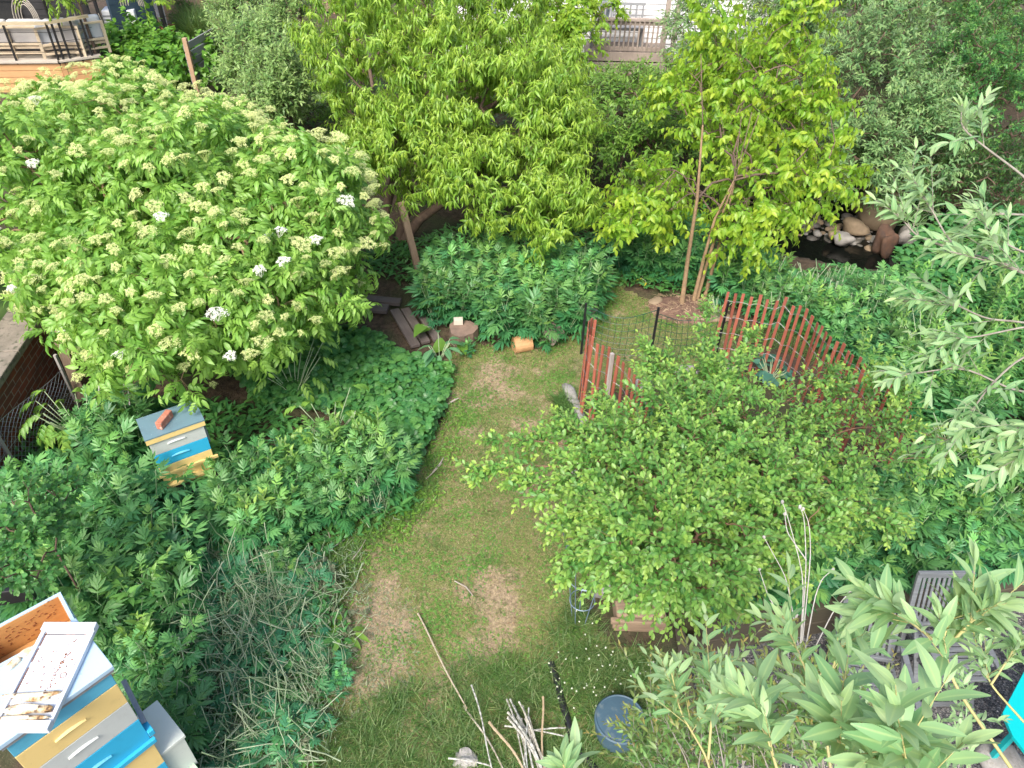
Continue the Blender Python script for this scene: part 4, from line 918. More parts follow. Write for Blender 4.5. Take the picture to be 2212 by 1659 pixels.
# dark shed wall at the right edge
sh = thing('dark_shed', 'very dark shed wall at the right edge behind the chairs', 'shed', tuple(P(2230, 1300, ZP))); a = Acc(); q = P(2215, 1235, ZP)
for i in range(10): a.box((q[0]+1.2, q[1]+.3-.0, ZP+.1+i*.16), (2., .9, .155), v=rng.uniform(0, .5))
obj('wall', a, plain('dark_maroon_boards', (.03, .014, .012), (.045, .025, .02), 4, .8, .3), sh)
a = Acc(); a.box((q[0]+1.2, q[1]+.3, ZP+1.72), (2.15, 1.05, .05)); obj('roof', a, darkm, sh)
# pieces behind and around the peach tree: props
propw = wood('pale_prop_wood', (.36, .26, .18), (.26, .18, .12), axis='Z')
for (p_, q_, D0_, lb) in (((908, 602), (866, 436), 0, 'thick split wooden prop leaning up into the peach tree, nearer one'), ((1040, 515), (1007, 425), 0, 'thin pale wooden prop holding a low peach branch')):
    A = P(*p_, 0); B = Yp(*q_, A[1]+.35); t_ = thing('tree_prop', lb, 'prop', tuple(A)); a = Acc(); a.bar(A, B, .1 if p_[0] == 908 else .055, .05); obj('pole', a, propw, t_, bevel=.008)
# sticks on the lawn
stm = plain('bleached_stick', (.4, .36, .32), (.28, .24, .2), 9, .8, 0)
for p_, q_, r_, lb in (((982, 1255), (1022, 1287), .006, 'short curved pale stick lying mid lawn'), ((968, 872), (990, 860), .012, 'short thick grey stick lying at the strawberry patch edge'), ((935, 1020), (960, 985), .008, 'bundle like grey twig at the left lawn edge'), ((920, 1035), (955, 1000), .006, 'thin forked grey twig at the left lawn edge'), ((720, 1185), (690, 1120), .007, 'bleached stick by the cut stems left of the lawn'), ((700, 1195), (745, 1165), .006, 'pale straight stick lying left of the lawn'), ((760, 1210), (790, 1165), .005, 'thin brown stick lying left of the lawn'), ((1345, 1105), (1362, 1122), .006, 'small white stick near the shrub')):
    a = Acc(); A, B = P(*p_, .03), P(*q_, .04); m_ = (A+B)/2+[.02, .01, .01]; a.tubes([A, m_, B], [r_, r_*.9, r_*.6], 5); tag(obj('stick', a, stm), lb, 'stick')

# ================================================================== vegetation
G = lambda h: tuple(((int(h[i:i+2], 16)/255)**2.2) for i in (0, 2, 4))
m_elder = leafmat('elder_leaf', (.09, .25, .035), (.23, .43, .07), (.42, .58, .12), mid=(.3, .48, .12))
m_umbel = leafmat('elder_flower', (.42, .52, .17), (.64, .69, .31), (.74, .75, .45), trans=.2, rough=.8, spec=.1)
m_umbw = leafmat('white_elder_flower', (.8, .8, .72), (.85, .86, .8), (.85, .86, .8), trans=.2, rough=.8, spec=.1)
m_peach = leafmat('peach_leaf', (.085, .22, .025), (.22, .40, .045), (.48, .58, .055), mid=(.35, .48, .12))
m_cherry = leafmat('cherry_leaf', (.09, .26, .025), (.22, .41, .035), (.48, .56, .045), mid=(.4, .52, .08), trans=.4)
m_plum = leafmat('shrub_leaf', (.05, .19, .045), (.15, .36, .075), (.45, .58, .09), mid=(.28, .48, .12), back=(.22, .40, .18))
m_cut = leafmat('cutleaf_leaf', (.028, .15, .07), (.075, .28, .12), (.19, .40, .07), mid=(.12, .32, .13), back=(.09, .25, .12), vary=.28)
m_low = leafmat('low_leaf', (.03, .14, .045), (.09, .28, .075), (.2, .38, .06), mid=(.14, .32, .1))
m_will = leafmat('willow_leaf', (.16, .35, .15), (.34, .52, .27), (.50, .60, .28), mid=(.46, .60, .26), back=(.44, .57, .38), rough=.45, trans=.35)
m_willd = leafmat('willow_leaf_small', (.08, .23, .06), (.19, .38, .10), (.30, .22, .06), mid=(.26, .38, .12), back=(.24, .34, .16))
m_silver = leafmat('silver_leaf', (.06, .17, .06), (.20, .36, .13), (.44, .56, .22), back=(.32, .44, .3), rough=.5)
m_bg = leafmat('bright_bush_leaf', (.07, .19, .025), (.16, .32, .05), (.3, .44, .07), back=(.2, .35, .1))
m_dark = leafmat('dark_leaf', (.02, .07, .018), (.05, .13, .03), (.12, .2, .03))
m_grape = leafmat('broad_leaf', (.05, .17, .02), (.13, .32, .035), (.24, .42, .05))
m_apple = leafmat('apple_leaf', (.11, .25, .07), (.26, .41, .13), (.44, .55, .2), back=(.42, .52, .34))
m_grass = leafmat('grass_blade', (.14, .19, .045), (.28, .32, .11), (.50, .43, .26), rough=.6, spec=.2)
m_straw = leafmat('straw_blade', (.36, .27, .16), (.5, .4, .24), (.3, .25, .12), rough=.8, spec=.2)
m_clov = leafmat('clover_leaf', (.06, .19, .03), (.15, .32, .06), (.3, .42, .1), rough=.6)
m_grass2 = leafmat('long_grass_blade', (.03, .10, .018), (.09, .2, .04), (.3, .34, .14), rough=.5)
m_wilt = leafmat('wilted_leaf', (.16, .2, .11), (.32, .34, .22), (.3, .22, .14), rough=.8, spec=.2)
m_stem = leafmat('green_stem', (.26, .38, .2), (.48, .56, .38), (.36, .4, .24), rough=.55)
m_lan = leafmat('weed_leaf', (.04, .18, .05), (.12, .34, .08), (.28, .46, .08), mid=(.2, .4, .12), vary=.25)
m_brown = leafmat('brown_leaf', (.12, .07, .04), (.26, .18, .12), (.36, .28, .2), rough=.9, spec=.1)
m_yel = leafmat('yellow_leaf', (.55, .42, .03), (.6, .5, .05), (.6, .5, .05))
bark1 = plain('tree_bark', (.16, .11, .08), (.09, .06, .045), 14, .9, .6); bark2 = plain('tan_bark', (.27, .18, .10), (.18, .12, .07), 14, .8, .4); bark3 = plain('grey_twig_bark', (.3, .28, .24), (.2, .18, .15), 20, .8, .2); bark5 = plain('yellow_green_shoot', (.42, .40, .16), (.34, .3, .14), 20, .6, 0); bark4 = plain('red_brown_twig', (.22, .12, .08), (.15, .09, .06), 20, .8, .2)
T_peach = leaf(4, 1, .2, 1.25, .3, 'lance'); T_peach3 = leaf(3, 1, .21, 1.1, .3, 'lance')
T_elder = pinnate(3, 1., .62, .24, .75, 'ovate', 3, 1.05, .8)
T_cherry = leaf(4, 1, .52, .45, .35, 'ovate'); T_plum = leaf(4, 1, .58, .35, .3, 'obov'); T_will = leaf(5, 1, .31, .5, .22, 'lance'); T_willb = leaf(8, 1, .29, .45, .2, 'lance', .02)
T_small = leaf(2, 1, .45, .4, .25, 'ovate'); T_nar = leaf(2, 1, .28, .5, .25, 'lance'); T_heart = leaf(4, 1, .95, .5, .2, 'heart'); T_round = tri('round'); T_lob = lobed()
T_blade = leaf(2, 1, .05, .7, 0, 'blade'); T_clov = joinT([rotT(leaf(1, .5, .5, 0, 0, 'round'), a_) for a_ in (0, 2.1, -2.1)])
T_ser = leaf(3, 1, .36, .6, .25, 'ovate')

def tree(name, label, cat, base, trunk, ells, ntar, shoots, L, nleaf, T, size, lm, bm, group=None, rmin=.5, low=.5, out=.8, upd=.35, r_tip=.004, dirjit=.45, maxr=None, tw=.0022, seed=None, skel_up=.1, **kw):
    t_ = thing(name, label, cat, tuple(base), 0, group)
    pts, dr = crown(ells, ntar, rmin, low); a = Acc(); lf = Acc()
    skeleton(a, trunk, pts, r_tip, .5, skel_up, maxr=maxr)
    k = len(pts); P0 = np.repeat(pts, shoots, 0); D = np.repeat(dr, shoots, 0)*out+np.array([0, 0, upd])+rng.normal(0, dirjit, (k*shoots, 3))
    foliage(lf, T, P0, D, L*rng.uniform(.6, 1.2, k*shoots), nleaf, size, twig=a, tr=tw, **kw)
    obj('branches', a, bm, t_, True); obj('crown', lf, lm, t_, True); return t_, pts, dr

# ---- elderberry
el = [ell(420, 500, 9.2, 330, 185, 1.9, 2.2), ell(120, 440, 9.8, 330, 170, 2., 1.5), ell(320, 330, 10.8, 270, 95, 1.4, 1.3), ell(640, 500, 9., 170, 150, 1.2, .9), ell(420, 650, 7.9, 260, 125, 1.1, 1.2), ell(200, 590, 8.2, 90, 75, .8, .4), ell(80, 330, 11.3, 200, 90, 1.3, .7), ell(220, 225, 11.6, 120, 45, .9, .35), ell(480, 440, 9.6, 150, 110, 1.3, .5)]
eb = P(330, 770, 0)+[0, 1.2, 0]; eb[2] = 0
etr = [eb, eb+[.05, .05, .6], eb+[-.05, .1, 1.1], eb+[.05, .15, 1.5]]
elder, epts, edr = tree('elder_bush', 'huge elder bush covered in pale yellow flower heads at the left', 'elder bush', eb, etr, el, 1050, 3, .28, 6, T_elder, .175, m_elder, bark2, rmin=.62, low=.35, upd=.45, dirjit=.5, grav=.25, ang=1.0, tipang=.7, tip=.35, sag=.25, maxr=.06)
def umbel(n, R, dome=.25):
    a = Acc(); r_ = np.random.default_rng(n)
    c = Acc(); Td = (np.array([[-.5, -.5, 0], [.5, -.5, 0], [.5, .5, .0], [-.5, .5, 0], [0, 0, .25]]), np.array([[0, 1, 4, 4], [1, 2, 4, 4], [2, 3, 4, 4], [3, 0, 4, 4]]), np.ones(5))
    Td = (np.array([[-.5, -.2, 0], [.2, -.5, 0.1], [.5, .2, 0], [-.2, .5, .12]]), np.array([[0, 1, 2, 3]]), np.ones(4))
    ph = r_.uniform(0, 6.28, n); nb = 9; cl = r_.integers(0, nb, n); ca = cl*2.4; cr = R*np.sqrt((cl+.6)/nb)*.85
    x = cr*np.cos(ca)+r_.normal(0, R*.13, n); y = cr*np.sin(ca)+r_.normal(0, R*.13, n); z = -dome*(x*x+y*y)/R+r_.normal(0, .004, n)
    pos = np.stack([x, y, z], 1); R_ = frames(np.stack([np.cos(ph), np.sin(ph), r_.normal(0, .3, n)], 1), np.array([[0, 0, 1.]]*n)+r_.normal(0, .35, (n, 3)))
    c.stamp(Td, pos, R_, r_.uniform(.006, .0115, n)*1., r_.random(n), r_.random(n)*.6)
    th = np.arange(9)*2.4; e_ = np.stack([R*np.sqrt((np.arange(9)+.6)/9)*.8*np.cos(th), R*np.sqrt((np.arange(9)+.6)/9)*.8*np.sin(th), np.full(9, -.02)], 1); s_ = np.zeros((9, 3)); s_[:, 2] = -.11
    c.tubes(np.stack([s_, (s_+e_)/2-[0, 0, .01], e_], 1), .0016, 3, 0)
    return c
cr2 = [crown([e], 330, .93, .0) for e in el]+[crown([e], 110, .93, .3) for e in el]
allp = np.concatenate([p_+q_*.10 for p_, q_ in cr2]); allp[:, 2] += .13
def inside(p_, sh):
    k_ = np.zeros(len(p_), bool)
    for c_, r_, w_ in el: k_ |= np.sum(((p_-np.array(c_))/np.array(r_))**2, 1) < sh
    return k_
allp = allp[~inside(allp-[0, 0, .13], .92)]
uu, vv, dd3 = proj(allp); ok = (uu > -60) & (uu < 860) & (allp[:, 2] > .7); allp = allp[ok]; rng.shuffle(allp)
sel = []
for p_ in allp:
    if len(sel) >= 560: break
    if all(np.sum((p_-q_)**2) > .155**2 for q_ in sel): sel.append(p_)
sel = np.array(sel); depth = proj(sel)[2]; sel = sel[np.argsort(depth)]
uv_ = [umbel(480, .088), umbel(360, .07), umbel(620, .11)]
white_uv = [(68, 372), (293, 347), (593, 520), (607, 545), (550, 560), (646, 563), (675, 588), (15, 620), (83, 710), (512, 775), (250, 745), (605, 462), (20, 490), (450, 660), (760, 440), (687, 535), (285, 758), (362, 450), (78, 222)]
su, sv, _ = proj(sel); isw = np.zeros(len(sel), bool)
for a_, b_ in white_uv: isw[np.argmin((su-a_)**2+(sv-b_)**2)] = True
order = np.concatenate([np.nonzero(isw)[0], np.nonzero(~isw)[0]])
meshes = {}
stuffa = Acc(); cnt = 0
for idx in order:
    p_ = sel[idx]; k_ = int(rng.integers(0, 3)); tl_ = nrm(np.array([rng.normal(0, .3), rng.normal(-.25, .25), 1.])); sc_ = rng.uniform(.6, 1.1); yy = np.array([rng.normal(), rng.normal(), 0]); R_ = frames(yy[None], tl_[None])[0]
    key = (k_, bool(isw[idx]))
    if cnt < 100:
        if key not in meshes:
            c = uv_[k_]; o = obj('flower_head', c, m_umbw if key[1] else m_umbel, elder, local=True); meshes[key] = o.data
        else: o = bpy.data.objects.new('flower_head', meshes[key]); C.objects.link(o); o.parent = elder
        if key[1]: o['label'] = 'fully open white flower head'
        Mx = Matrix.Identity(4)
        for i in range(3):
            for j in range(3): Mx[i][j] = R_[i][j]*sc_
            Mx[i][3] = p_[i]-elder.location[i]
        o.matrix_local = Mx
    else:
        c = uv_[k_]; V = np.concatenate(c.V); stuffa.add(V@R_.T*sc_+p_, np.concatenate(c.Q), np.concatenate(c.v), np.concatenate(c.a), np.concatenate(c.m))
    cnt += 1
tag(obj('flower_heads', stuffa, m_umbel, elder), kind='stuff')

# ---- peach tree
pk = [ell(940, 175, 12., 280, 185, 1.7, 2.), ell(790, 160, 12.4, 140, 200, 1.5, 1.1), ell(1120, 270, 11.4, 160, 150, 1.2, 1.1), ell(900, 325, 10.9, 150, 65, 1., .8), ell(1090, 400, 10.6, 170, 85, .9, 1.1), ell(1200, 470, 10.4, 75, 70, .6, .45), ell(950, -50, 13.6, 170, 130, 1.5, .8), ell(1215, 310, 11.1, 65, 110, .7, .5), ell(1190, 190, 12., 60, 50, .6, .3), ell(1000, 240, 10.9, 200, 120, .8, .8), ell(1060, 80, 12.8, 130, 110, 1., .9)]
pb = P(862, 528, 0); ptr = [pb, pb+[.06, .05, .35], pb+[.3, .1, .75], pb+[.7, .15, 1.0]]
peach, pp_, pd_ = tree('peach_tree', 'broad yellow green peach tree with drooping narrow leaves in the middle', 'peach tree', pb, ptr, pk, 1000, 5, .34, 14, T_peach, .155, m_peach, bark1, rmin=.5, low=.5, out=.55, upd=.75, dirjit=.45, grav=.95, ang=.95, tipang=.5, tip=.45, sag=.12, maxr=.05, upw=.4)
a = Acc(); th = [P(845, 520, 0), P(838, 480, .35)+[0, .1, 0], P(862, 420, 1.0), P(855, 330, 1.7)]; th = [pb+[-.18, .1, 0], pb+[-.2, .1, .45], pb+[.0, .2, 1.1], pb+[-.1, .3, 1.9]]
a.tubes(np.array(th), np.array([[.075, .07, .06, .05]]), 8)
a.tubes(np.array([pb+[.1, 0, .1], pb+[.35, 0, .45], pb+[.8, .1, .75], pb+[1.25, .1, 1.15], pb+[1.6, .2, 1.7]]), np.array([[.09, .075, .06, .05, .04]]), 8); obj('trunk', a, bark1, peach, True)

# ---- slender cherry with bare stems
ck = [ell(1640, 200, 11.4, 110, 120, .9, 1.1), ell(1545, 100, 11.9, 60, 120, .7, .6), ell(1720, 50, 12., 60, 90, .7, .5), ell(1740, 270, 11.2, 70, 70, .7, .5), ell(1470, 220, 11.6, 60, 60, .6, .3), ell(1790, 400, 10.6, 70, 45, .5, .4), ell(1640, 410, 10.2, 100, 60, .6, .7), ell(1410, 430, 10.3, 75, 60, .6, .55), ell(1540, 300, 10.8, 80, 50, .6, .35), ell(1610, 500, 10., 50, 25, .35, .2), ell(1370, 490, 10, 40, 30, .35, .15)]
cb_ = P(1492, 662, 0); ct = thing('cherry_tree', 'slender multi stemmed tree with glowing yellow green leaves in a mulch ring', 'tree', tuple(cb_))
pts, dr = crown(ck, 360, .3, .7); a = Acc(); lf = Acc()
stems = [((1472, 662), (1486, 560), (1506, 430), (1518, 270), 2.6), ((1497, 655), (1520, 560), (1545, 470), (1585, 390), 2.3), ((1504, 650), (1533, 550), (1565, 450), (1590, 380), 2.4), ((1521, 645), (1545, 560), (1570, 470), (1588, 385), 2.35)]
for i, st_ in enumerate(stems):
    b0 = P(*st_[0], 0); top = []
    for j, f_ in enumerate((0, .33, .66, 1.)):
        y_ = b0[1]+[0, -.02, .1, .25][j]; top.append(Yp(*st_[j], y_) if j else b0)
    aa = Acc(); aa.tubes(np.array(top), np.array([[.033, .027, .02, .01]])*(1.05 if i == 0 else .9), 8, .0); obj('stem', aa, bark2, ct, True)
    sub = pts[i::4] if i else pts[i::4]
    skeleton(a, [top[2], top[3], top[3]+np.array([.1*(i-1.5), .1, .8])], sub, .0028, .42, .15, maxr=.014)
k = len(pts); P0 = np.repeat(pts, 4, 0); D = np.repeat(dr, 4, 0)*.7+np.array([0, 0, .25])+rng.normal(0, .5, (k*4, 3)); D[:, 2] *= .6
foliage(lf, T_cherry, P0, D, .42*rng.uniform(.6, 1.2, k*4), 10, .118, twig=a, tr=.0025, grav=1.0, ang=1.2, tipang=.9, tip=.65, sag=.25, phi=PI, upw=.3, tipscale=.75)
obj('branches', a, bark1, ct, True); obj('crown', lf, m_cherry, ct, True)

# ---- big leafy shrub, centre right
sk_ = [ell(1500, 1010, 6.1, 170, 110, .7, 1.3), ell(1450, 1160, 5.4, 160, 105, .55, 1.5), ell(1340, 1020, 6.0, 90, 50, .4, .45), ell(1545, 880, 6.8, 75, 70, .45, .5), ell(1680, 990, 6.6, 130, 60, .45, .5), ell(1620, 1090, 5.9, 150, 85, .5, .8), ell(1790, 1050, 6.2, 80, 35, .3, .2)]
sb = P(1490, 1270, 0); sb[1] += .5; shrub, sp_, sd_ = tree('leafy_shrub', 'large spreading light green shrub with small rounded leaves in front of the snow fence', 'shrub', sb, [sb, sb+[0, 0, .3], sb+[.05, 0, .7]], sk_, 560, 4, .34, 14, T_plum, .06, m_plum, bark4, rmin=.3, low=.7, out=1.1, upd=.35, dirjit=.45, grav=.1, ang=.95, tipang=.5, tip=.5, sag=.2, maxr=.013, upw=.9)
a = Acc(); lf = Acc()          # long arching arms
def arm(lf, a, pts, T, n, size, subL, nl, nsub, r0=.008, **kw):
    pts = np.array(pts); s_ = np.linspace(0, len(pts)-1, 24); q = np.array([[np.interp(x, range(len(pts)), pts[:, k_]) for k_ in range(3)] for x in s_])
    for _ in range(3): q[1:-1] = (q[:-2]+q[1:-1]*2+q[2:])/4
    a.tubes(q, np.linspace(r0, r0*.3, 24)[None], 6)
    t_ = rng.uniform(.12, 1, nsub)**.9; idx = (t_*23).astype(int); tg = nrm(np.gradient(q, axis=0))[idx]
    D = tg*.7+rng.normal(0, .55, (nsub, 3))+np.array([0, 0, .25])
    foliage(lf, T, q[idx], D, subL*rng.uniform(.5, 1.2, nsub)*(1.1-t_*.4), nl, size, twig=a, tr=.0018, **kw)
    foliage(lf, T, q[-4][None], (q[-1]-q[-4])[None], [np.linalg.norm(q[-1]-q[-4])*1.6], nl, size, twig=a, tr=.0018, **kw)
kw = dict(grav=.1, ang=.95, tipang=.5, tip=.75, sag=.15, upw=.9)
for arms in (((1420, 1080, 5.9), (1250, 1010, 6.0), (1130, 1005, 6.1), (1020, 1022, 6.2)), ((1400, 1050, 6), (1230, 960, 6.2), (1130, 950, 6.4), (1065, 955, 6.5)), ((1400, 1060, 6), (1270, 1040, 6), (1180, 1060, 6), (1110, 1050, 6.1)), ((1400, 1000, 6), (1280, 930, 6.3), (1200, 925, 6.4)), ((1400, 950, 6.2), (1330, 900, 6.5), (1300, 880, 6.6)),
             ((1530, 950, 6.4), (1520, 820, 6.8), (1530, 740, 7.), (1520, 670, 7.2)), ((1560, 900, 6.6), (1600, 790, 6.9), (1620, 730, 7.1)), ((1540, 900, 6.5), (1440, 790, 6.9), (1405, 760, 7.)), ((1500, 880, 6.6), (1460, 840, 6.8), (1400, 790, 6.9)),
             ((1700, 980, 6.5), (1850, 920, 6.7), (1980, 930, 6.7), (2105, 968, 6.6)), ((1700, 1000, 6.4), (1850, 1000, 6.4), (1960, 990, 6.4), (2050, 985, 6.4)), ((1650, 1060, 6), (1780, 1080, 6), (1880, 1110, 5.9), (1920, 1130, 5.9)), ((1650, 900, 6.8), (1740, 840, 7.), (1800, 800, 7.1)), ((1750, 950, 6.7), (1880, 870, 6.9), (1905, 800, 7.)), ((1700, 930, 6.7), (1790, 880, 6.9), (1830, 830, 7)), ((1840, 1000, 6.4), (1940, 900, 6.7), (1950, 850, 6.8)),
             ((1350, 1200, 5.5), (1270, 1180, 5.5), (1230, 1240, 5.5)), ((1500, 1180, 5.5), (1600, 1200, 5.5), (1690, 1230, 5.4)), ((1350, 1100, 5.7), (1260, 1120, 5.7), (1215, 1130, 5.7))):
    arm(lf, a, [X(*q_) for q_ in arms], T_plum, 8, .06, .32, 12, 40, **kw)
obj('long_branches', a, bark4, shrub, True); obj('arching_shoots', lf, m_plum, shrub, True)

# ---- background trees and bushes
bgk = dict(grav=.15, ang=.9, tip=.5, sag=.15)
def bgtree(name, label, cat, ells, n, mat, T, size, shoots=4, L=.4, nl=9, bm=bark1, trunk_r=.05, **kw):
    c_ = sum(np.array(e[0])*e[2] for e in ells)/sum(e[2] for e in ells); b_ = np.array([c_[0], c_[1]+.1, float(height(c_[0], c_[1]))]); b_[2] = max(b_[2], -.1)
    k_ = dict(bgk); k_.update(kw); zc = max(c_[2]-.4, .3)
    return tree(name, label, cat, b_, [b_, b_+[.05, 0, zc*.5], b_+[0, .05, zc]], ells, n, shoots, L, nl, T, size, mat, bm, rmin=.45, maxr=trunk_r, **k_)
bgtree('silver_leaved_tree', 'grey green silvery leaved tree behind the creek, right of the slender tree', 'tree', [ell(1880, 200, 14.5, 150, 160, 1.4, 2), ell(1850, 345, 13.2, 110, 65, .9, .8), ell(1990, 310, 13.6, 100, 100, 1., .9)], 420, m_silver, T_ser, .11, shoots=5)
bgtree('silver_leaved_tree', 'tall silvery tree filling the top edge between balcony and right corner', 'tree', [ell(1830, 20, 17, 200, 120, 1.8, 1.6), ell(1680, 90, 17.3, 100, 110, 1.2, .9), ell(2050, 60, 16.5, 150, 130, 1.6, 1.2)], 420, m_silver, T_ser, .125, L=.45, shoots=5)
bgtree('tall_back_tree', 'yellowish green tree closing the view behind the silvery trees', 'tree', [ell(1750, 60, 20, 200, 180, 1.5, 1.), ell(2000, 100, 19, 200, 220, 1.5, 1.3), ell(2230, 150, 18, 150, 300, 1.5, 1.3)], 480, m_bg, T_ser, .16, L=.5, shoots=5)
bgtree('olive_leaved_tree', 'loose pale leaved tree right of the balcony at the top', 'tree', [ell(1500, 50, 16.5, 50, 80, .8, 1), ell(1520, 140, 15.5, 60, 50, .7, .6)], 130, m_silver, T_ser, .11, shoots=4)
bgtree('dense_green_tree', 'dense deep green small leaved tree in the upper right corner', 'tree', [ell(2160, 250, 14, 130, 170, 1.5, 1.6), ell(2180, 60, 15, 120, 120, 1.3, 1.), ell(2080, 180, 15.2, 90, 130, 1.2, .8)], 420, m_low, T_small, .075, L=.35, nl=12, tip=.9, shoots=5)
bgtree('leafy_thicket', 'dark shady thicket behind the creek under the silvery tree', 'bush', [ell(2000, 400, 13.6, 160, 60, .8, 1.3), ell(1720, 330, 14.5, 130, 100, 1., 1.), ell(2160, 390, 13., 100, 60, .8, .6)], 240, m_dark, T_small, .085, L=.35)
bgtree('young_magnolia', 'mid green big leaved bush between the peach tree and the slender tree', 'bush', [ell(1370, 340, 13., 85, 90, .8, 1.2), ell(1340, 240, 13.8, 90, 60, .8, 1.), ell(1430, 250, 13.8, 70, 70, .8, .7)], 240, m_bg, T_ser, .12, nl=8, tip=.5)
bgtree('bright_bush', 'bright green bush under the balcony railing', 'bush', [ell(1350, 185, 15., 120, 32, .7, 1.), ell(1420, 170, 15.6, 50, 30, .5, .5)], 110, m_bg, T_ser, .1, L=.25, upd=.1)
bgtree('maple_sapling', 'yellow green small tree whose branches cross the white house window', 'tree', [ell(1215, 30, 17, 60, 45, .9, 1.), ell(1235, 100, 16.3, 55, 50, .7, .8), ell(1290, 22, 17.2, 50, 14, .5, .35), ell(1180, 60, 17.2, 60, 60, .8, .6)], 140, m_cherry, T_cherry, .13, nl=8, grav=.7, tip=.5, L=.3)
for i, (u_, v_, D_, ru, rv, lb) in enumerate(((560, 150, 14.6, 75, 110, 'pale young apple tree hiding part of the grey slat fence'), (530, 60, 16.8, 60, 90, 'pale upright apple tree in front of the brown board fence'), (630, 100, 15.5, 60, 120, 'pale young apple tree touching the peach tree on the left'), (610, 200, 13.5, 60, 70, 'short pale apple tree low behind the elder bush'))):
    bgtree('apple_tree', lb, 'apple tree', [ell(u_, v_, D_, ru, rv, .75, 1)], 150, m_apple, T_ser, .11, L=.45, shoots=4, nl=10, upd=1.2, group='young apple trees behind the elder bush')
bgtree('grape_vine', 'broad leaved rambling vine mound beside the deck and blue wall', 'vine', [ell(300, 110, 18.3, 50, 50, .8, 1.), ell(370, 140, 17.3, 70, 45, .9, .9), ell(320, 165, 16.6, 70, 45, .8, .7), ell(440, 150, 16.8, 60, 40, .8, .5)], 200, m_grape, T_heart, .17, L=.4, nl=6, shoots=3, grav=.5, low=.4)
bgtree('locust_tree', 'feathery yellow green branch hanging in at the top left corner', 'tree', [ell(110, -35, 15.5, 70, 35, .6, 1.), ell(330, -15, 17.5, 30, 35, .4, .2)], 50, m_cherry, T_nar, .12, nl=14, L=.4, grav=.6)
bgtree('corner_shrub', 'dark green shrub beside the terracotta pot', 'shrub', [ell(415, 62, 21., 25, 40, .5, .8)], 40, m_dark, T_small, .12, nl=8)
# fill under the back canopy
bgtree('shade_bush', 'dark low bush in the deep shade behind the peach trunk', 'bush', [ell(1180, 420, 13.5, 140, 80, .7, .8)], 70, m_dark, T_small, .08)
bgtree('back_hedge', 'dim hedge closing the garden behind the peach tree', 'hedge', [ell(880, 200, 17, 220, 110, .8, 1.), ell(1180, 250, 16., 100, 50, .8, .5), ell(1580, 230, 15.8, 90, 100, .8, .7), ell(700, 260, 15, 100, 70, .8, .5), ell(1500, 350, 14.5, 110, 60, .7, .5)], 330, m_bg, T_small, .11, L=.45)

# ---- cutleaf plants: five variants, copied
def cutplant(seed, h, nst, lsz=.27):
    global rng
    sv = rng; rng = np.random.default_rng(seed); a = Acc(); lf = Acc()
    ang_ = rng.uniform(0, 6.28, nst); sp = rng.uniform(.08, .35, nst); D = np.stack([np.cos(ang_)*sp, np.sin(ang_)*sp, np.ones(nst)], 1)
    P0 = np.stack([np.cos(ang_)*.05, np.sin(ang_)*.05, np.zeros(nst)], 1); Ls = h*rng.uniform(.75, 1.08, nst)
    foliage(lf, T_lob, P0, D, Ls, 10, lsz, ang=1.15, tipang=.5, grav=.15, sag=.05, start=.15, tip=.8, twig=a, tr=.006, upw=1.0, tipscale=.6)
    rng = sv; return a, lf
variants = []
def place_plants(name, cat, label, group, pts, variants_, mats, first, scale=(.8, 1.15)):
    i = 0
    for p_ in pts:
        k_ = int(rng.integers(0, len(variants_))); v_ = variants_[k_]; sc_ = rng.uniform(*scale); rz = rng.uniform(0, 6.28)
        r = bpy.data.objects.new(name, None); C.objects.link(r); r.location = (p_[0], p_[1], float(p_[2])); r.rotation_euler = (rng.normal(0, .06), rng.normal(0, .06), rz); r.scale = (sc_,)*3
        tag(r, label, cat, group)
        for nm, me in v_: c = bpy.data.objects.new(nm, me); C.objects.link(c); c.parent = r
def mkvar(pairs, mats):
    out = []
    for nm, acc, mt in zip(('stems', 'leaves'), pairs, mats):
        o = obj(nm, acc, mt, smooth=True); out.append((nm, o.data)); bpy.data.objects.remove(o)
    return out
CUT = [mkvar(cutplant(s_, h_, n_), (m_stem, m_cut)) for s_, h_, n_ in ((1, .62, 5), (2, .52, 4), (3, .7, 5), (4, .58, 6), (5, .45, 5))]
beds = [
 ([(-160, 1240), (-60, 1150), (130, 1080), (290, 1060), (350, 1180), (420, 1260), (330, 1420), (190, 1430), (120, 1330), (-160, 1330)], 62, .21, 'tall cutleaf plant in the left bed between the brick wall and the hives', (.9, 1.3)),
 ([(470, 1150), (560, 1040), (620, 1010), (850, 1005), (870, 1060), (800, 1120), (740, 1140), (640, 1150), (560, 1190)], 30, .2, 'cutleaf plant in the clump at the left edge of the lawn', (.75, 1.)),
 ([(935, 700), (925, 640), (975, 595), (1270, 600), (1275, 690), (1180, 745), (1100, 745), (1050, 700)], 62, .2, 'cutleaf plant in the middle bed under the peach tree', (.9, 1.2)),
 ([(1335, 600), (1480, 620), (1480, 540), (1330, 520)], 16, .22, 'cutleaf plant right of the grass path behind the slender tree', (.9, 1.2)),
 ([(1545, 645), (1750, 740), (1960, 900), (2050, 950), (2120, 900), (1960, 720), (1880, 690), (1720, 680), (1640, 590), (1560, 570)], 50, .24, 'cutleaf plant in the bed beyond the red snow fence', (.7, 1.)),
 ([(1560, 1310), (1960, 1245), (2300, 1190), (2300, 1060), (1960, 1080), (1740, 1150), (1600, 1200)], 74, .19, 'cutleaf plant in the bed above the timber retaining wall', (.8, 1.15)),
 ([(330, 1560), (300, 1440), (400, 1450), (430, 1620), (380, 1680)], 12, .18, 'cutleaf plant close to the right side of the near hive', (.7, 1.0)),
 ([(260, 1010), (200, 950), (330, 900), (310, 1000)], 7, .2, 'dark cutleaf plant between the brick wall and the far hive', (.9, 1.2)),
]
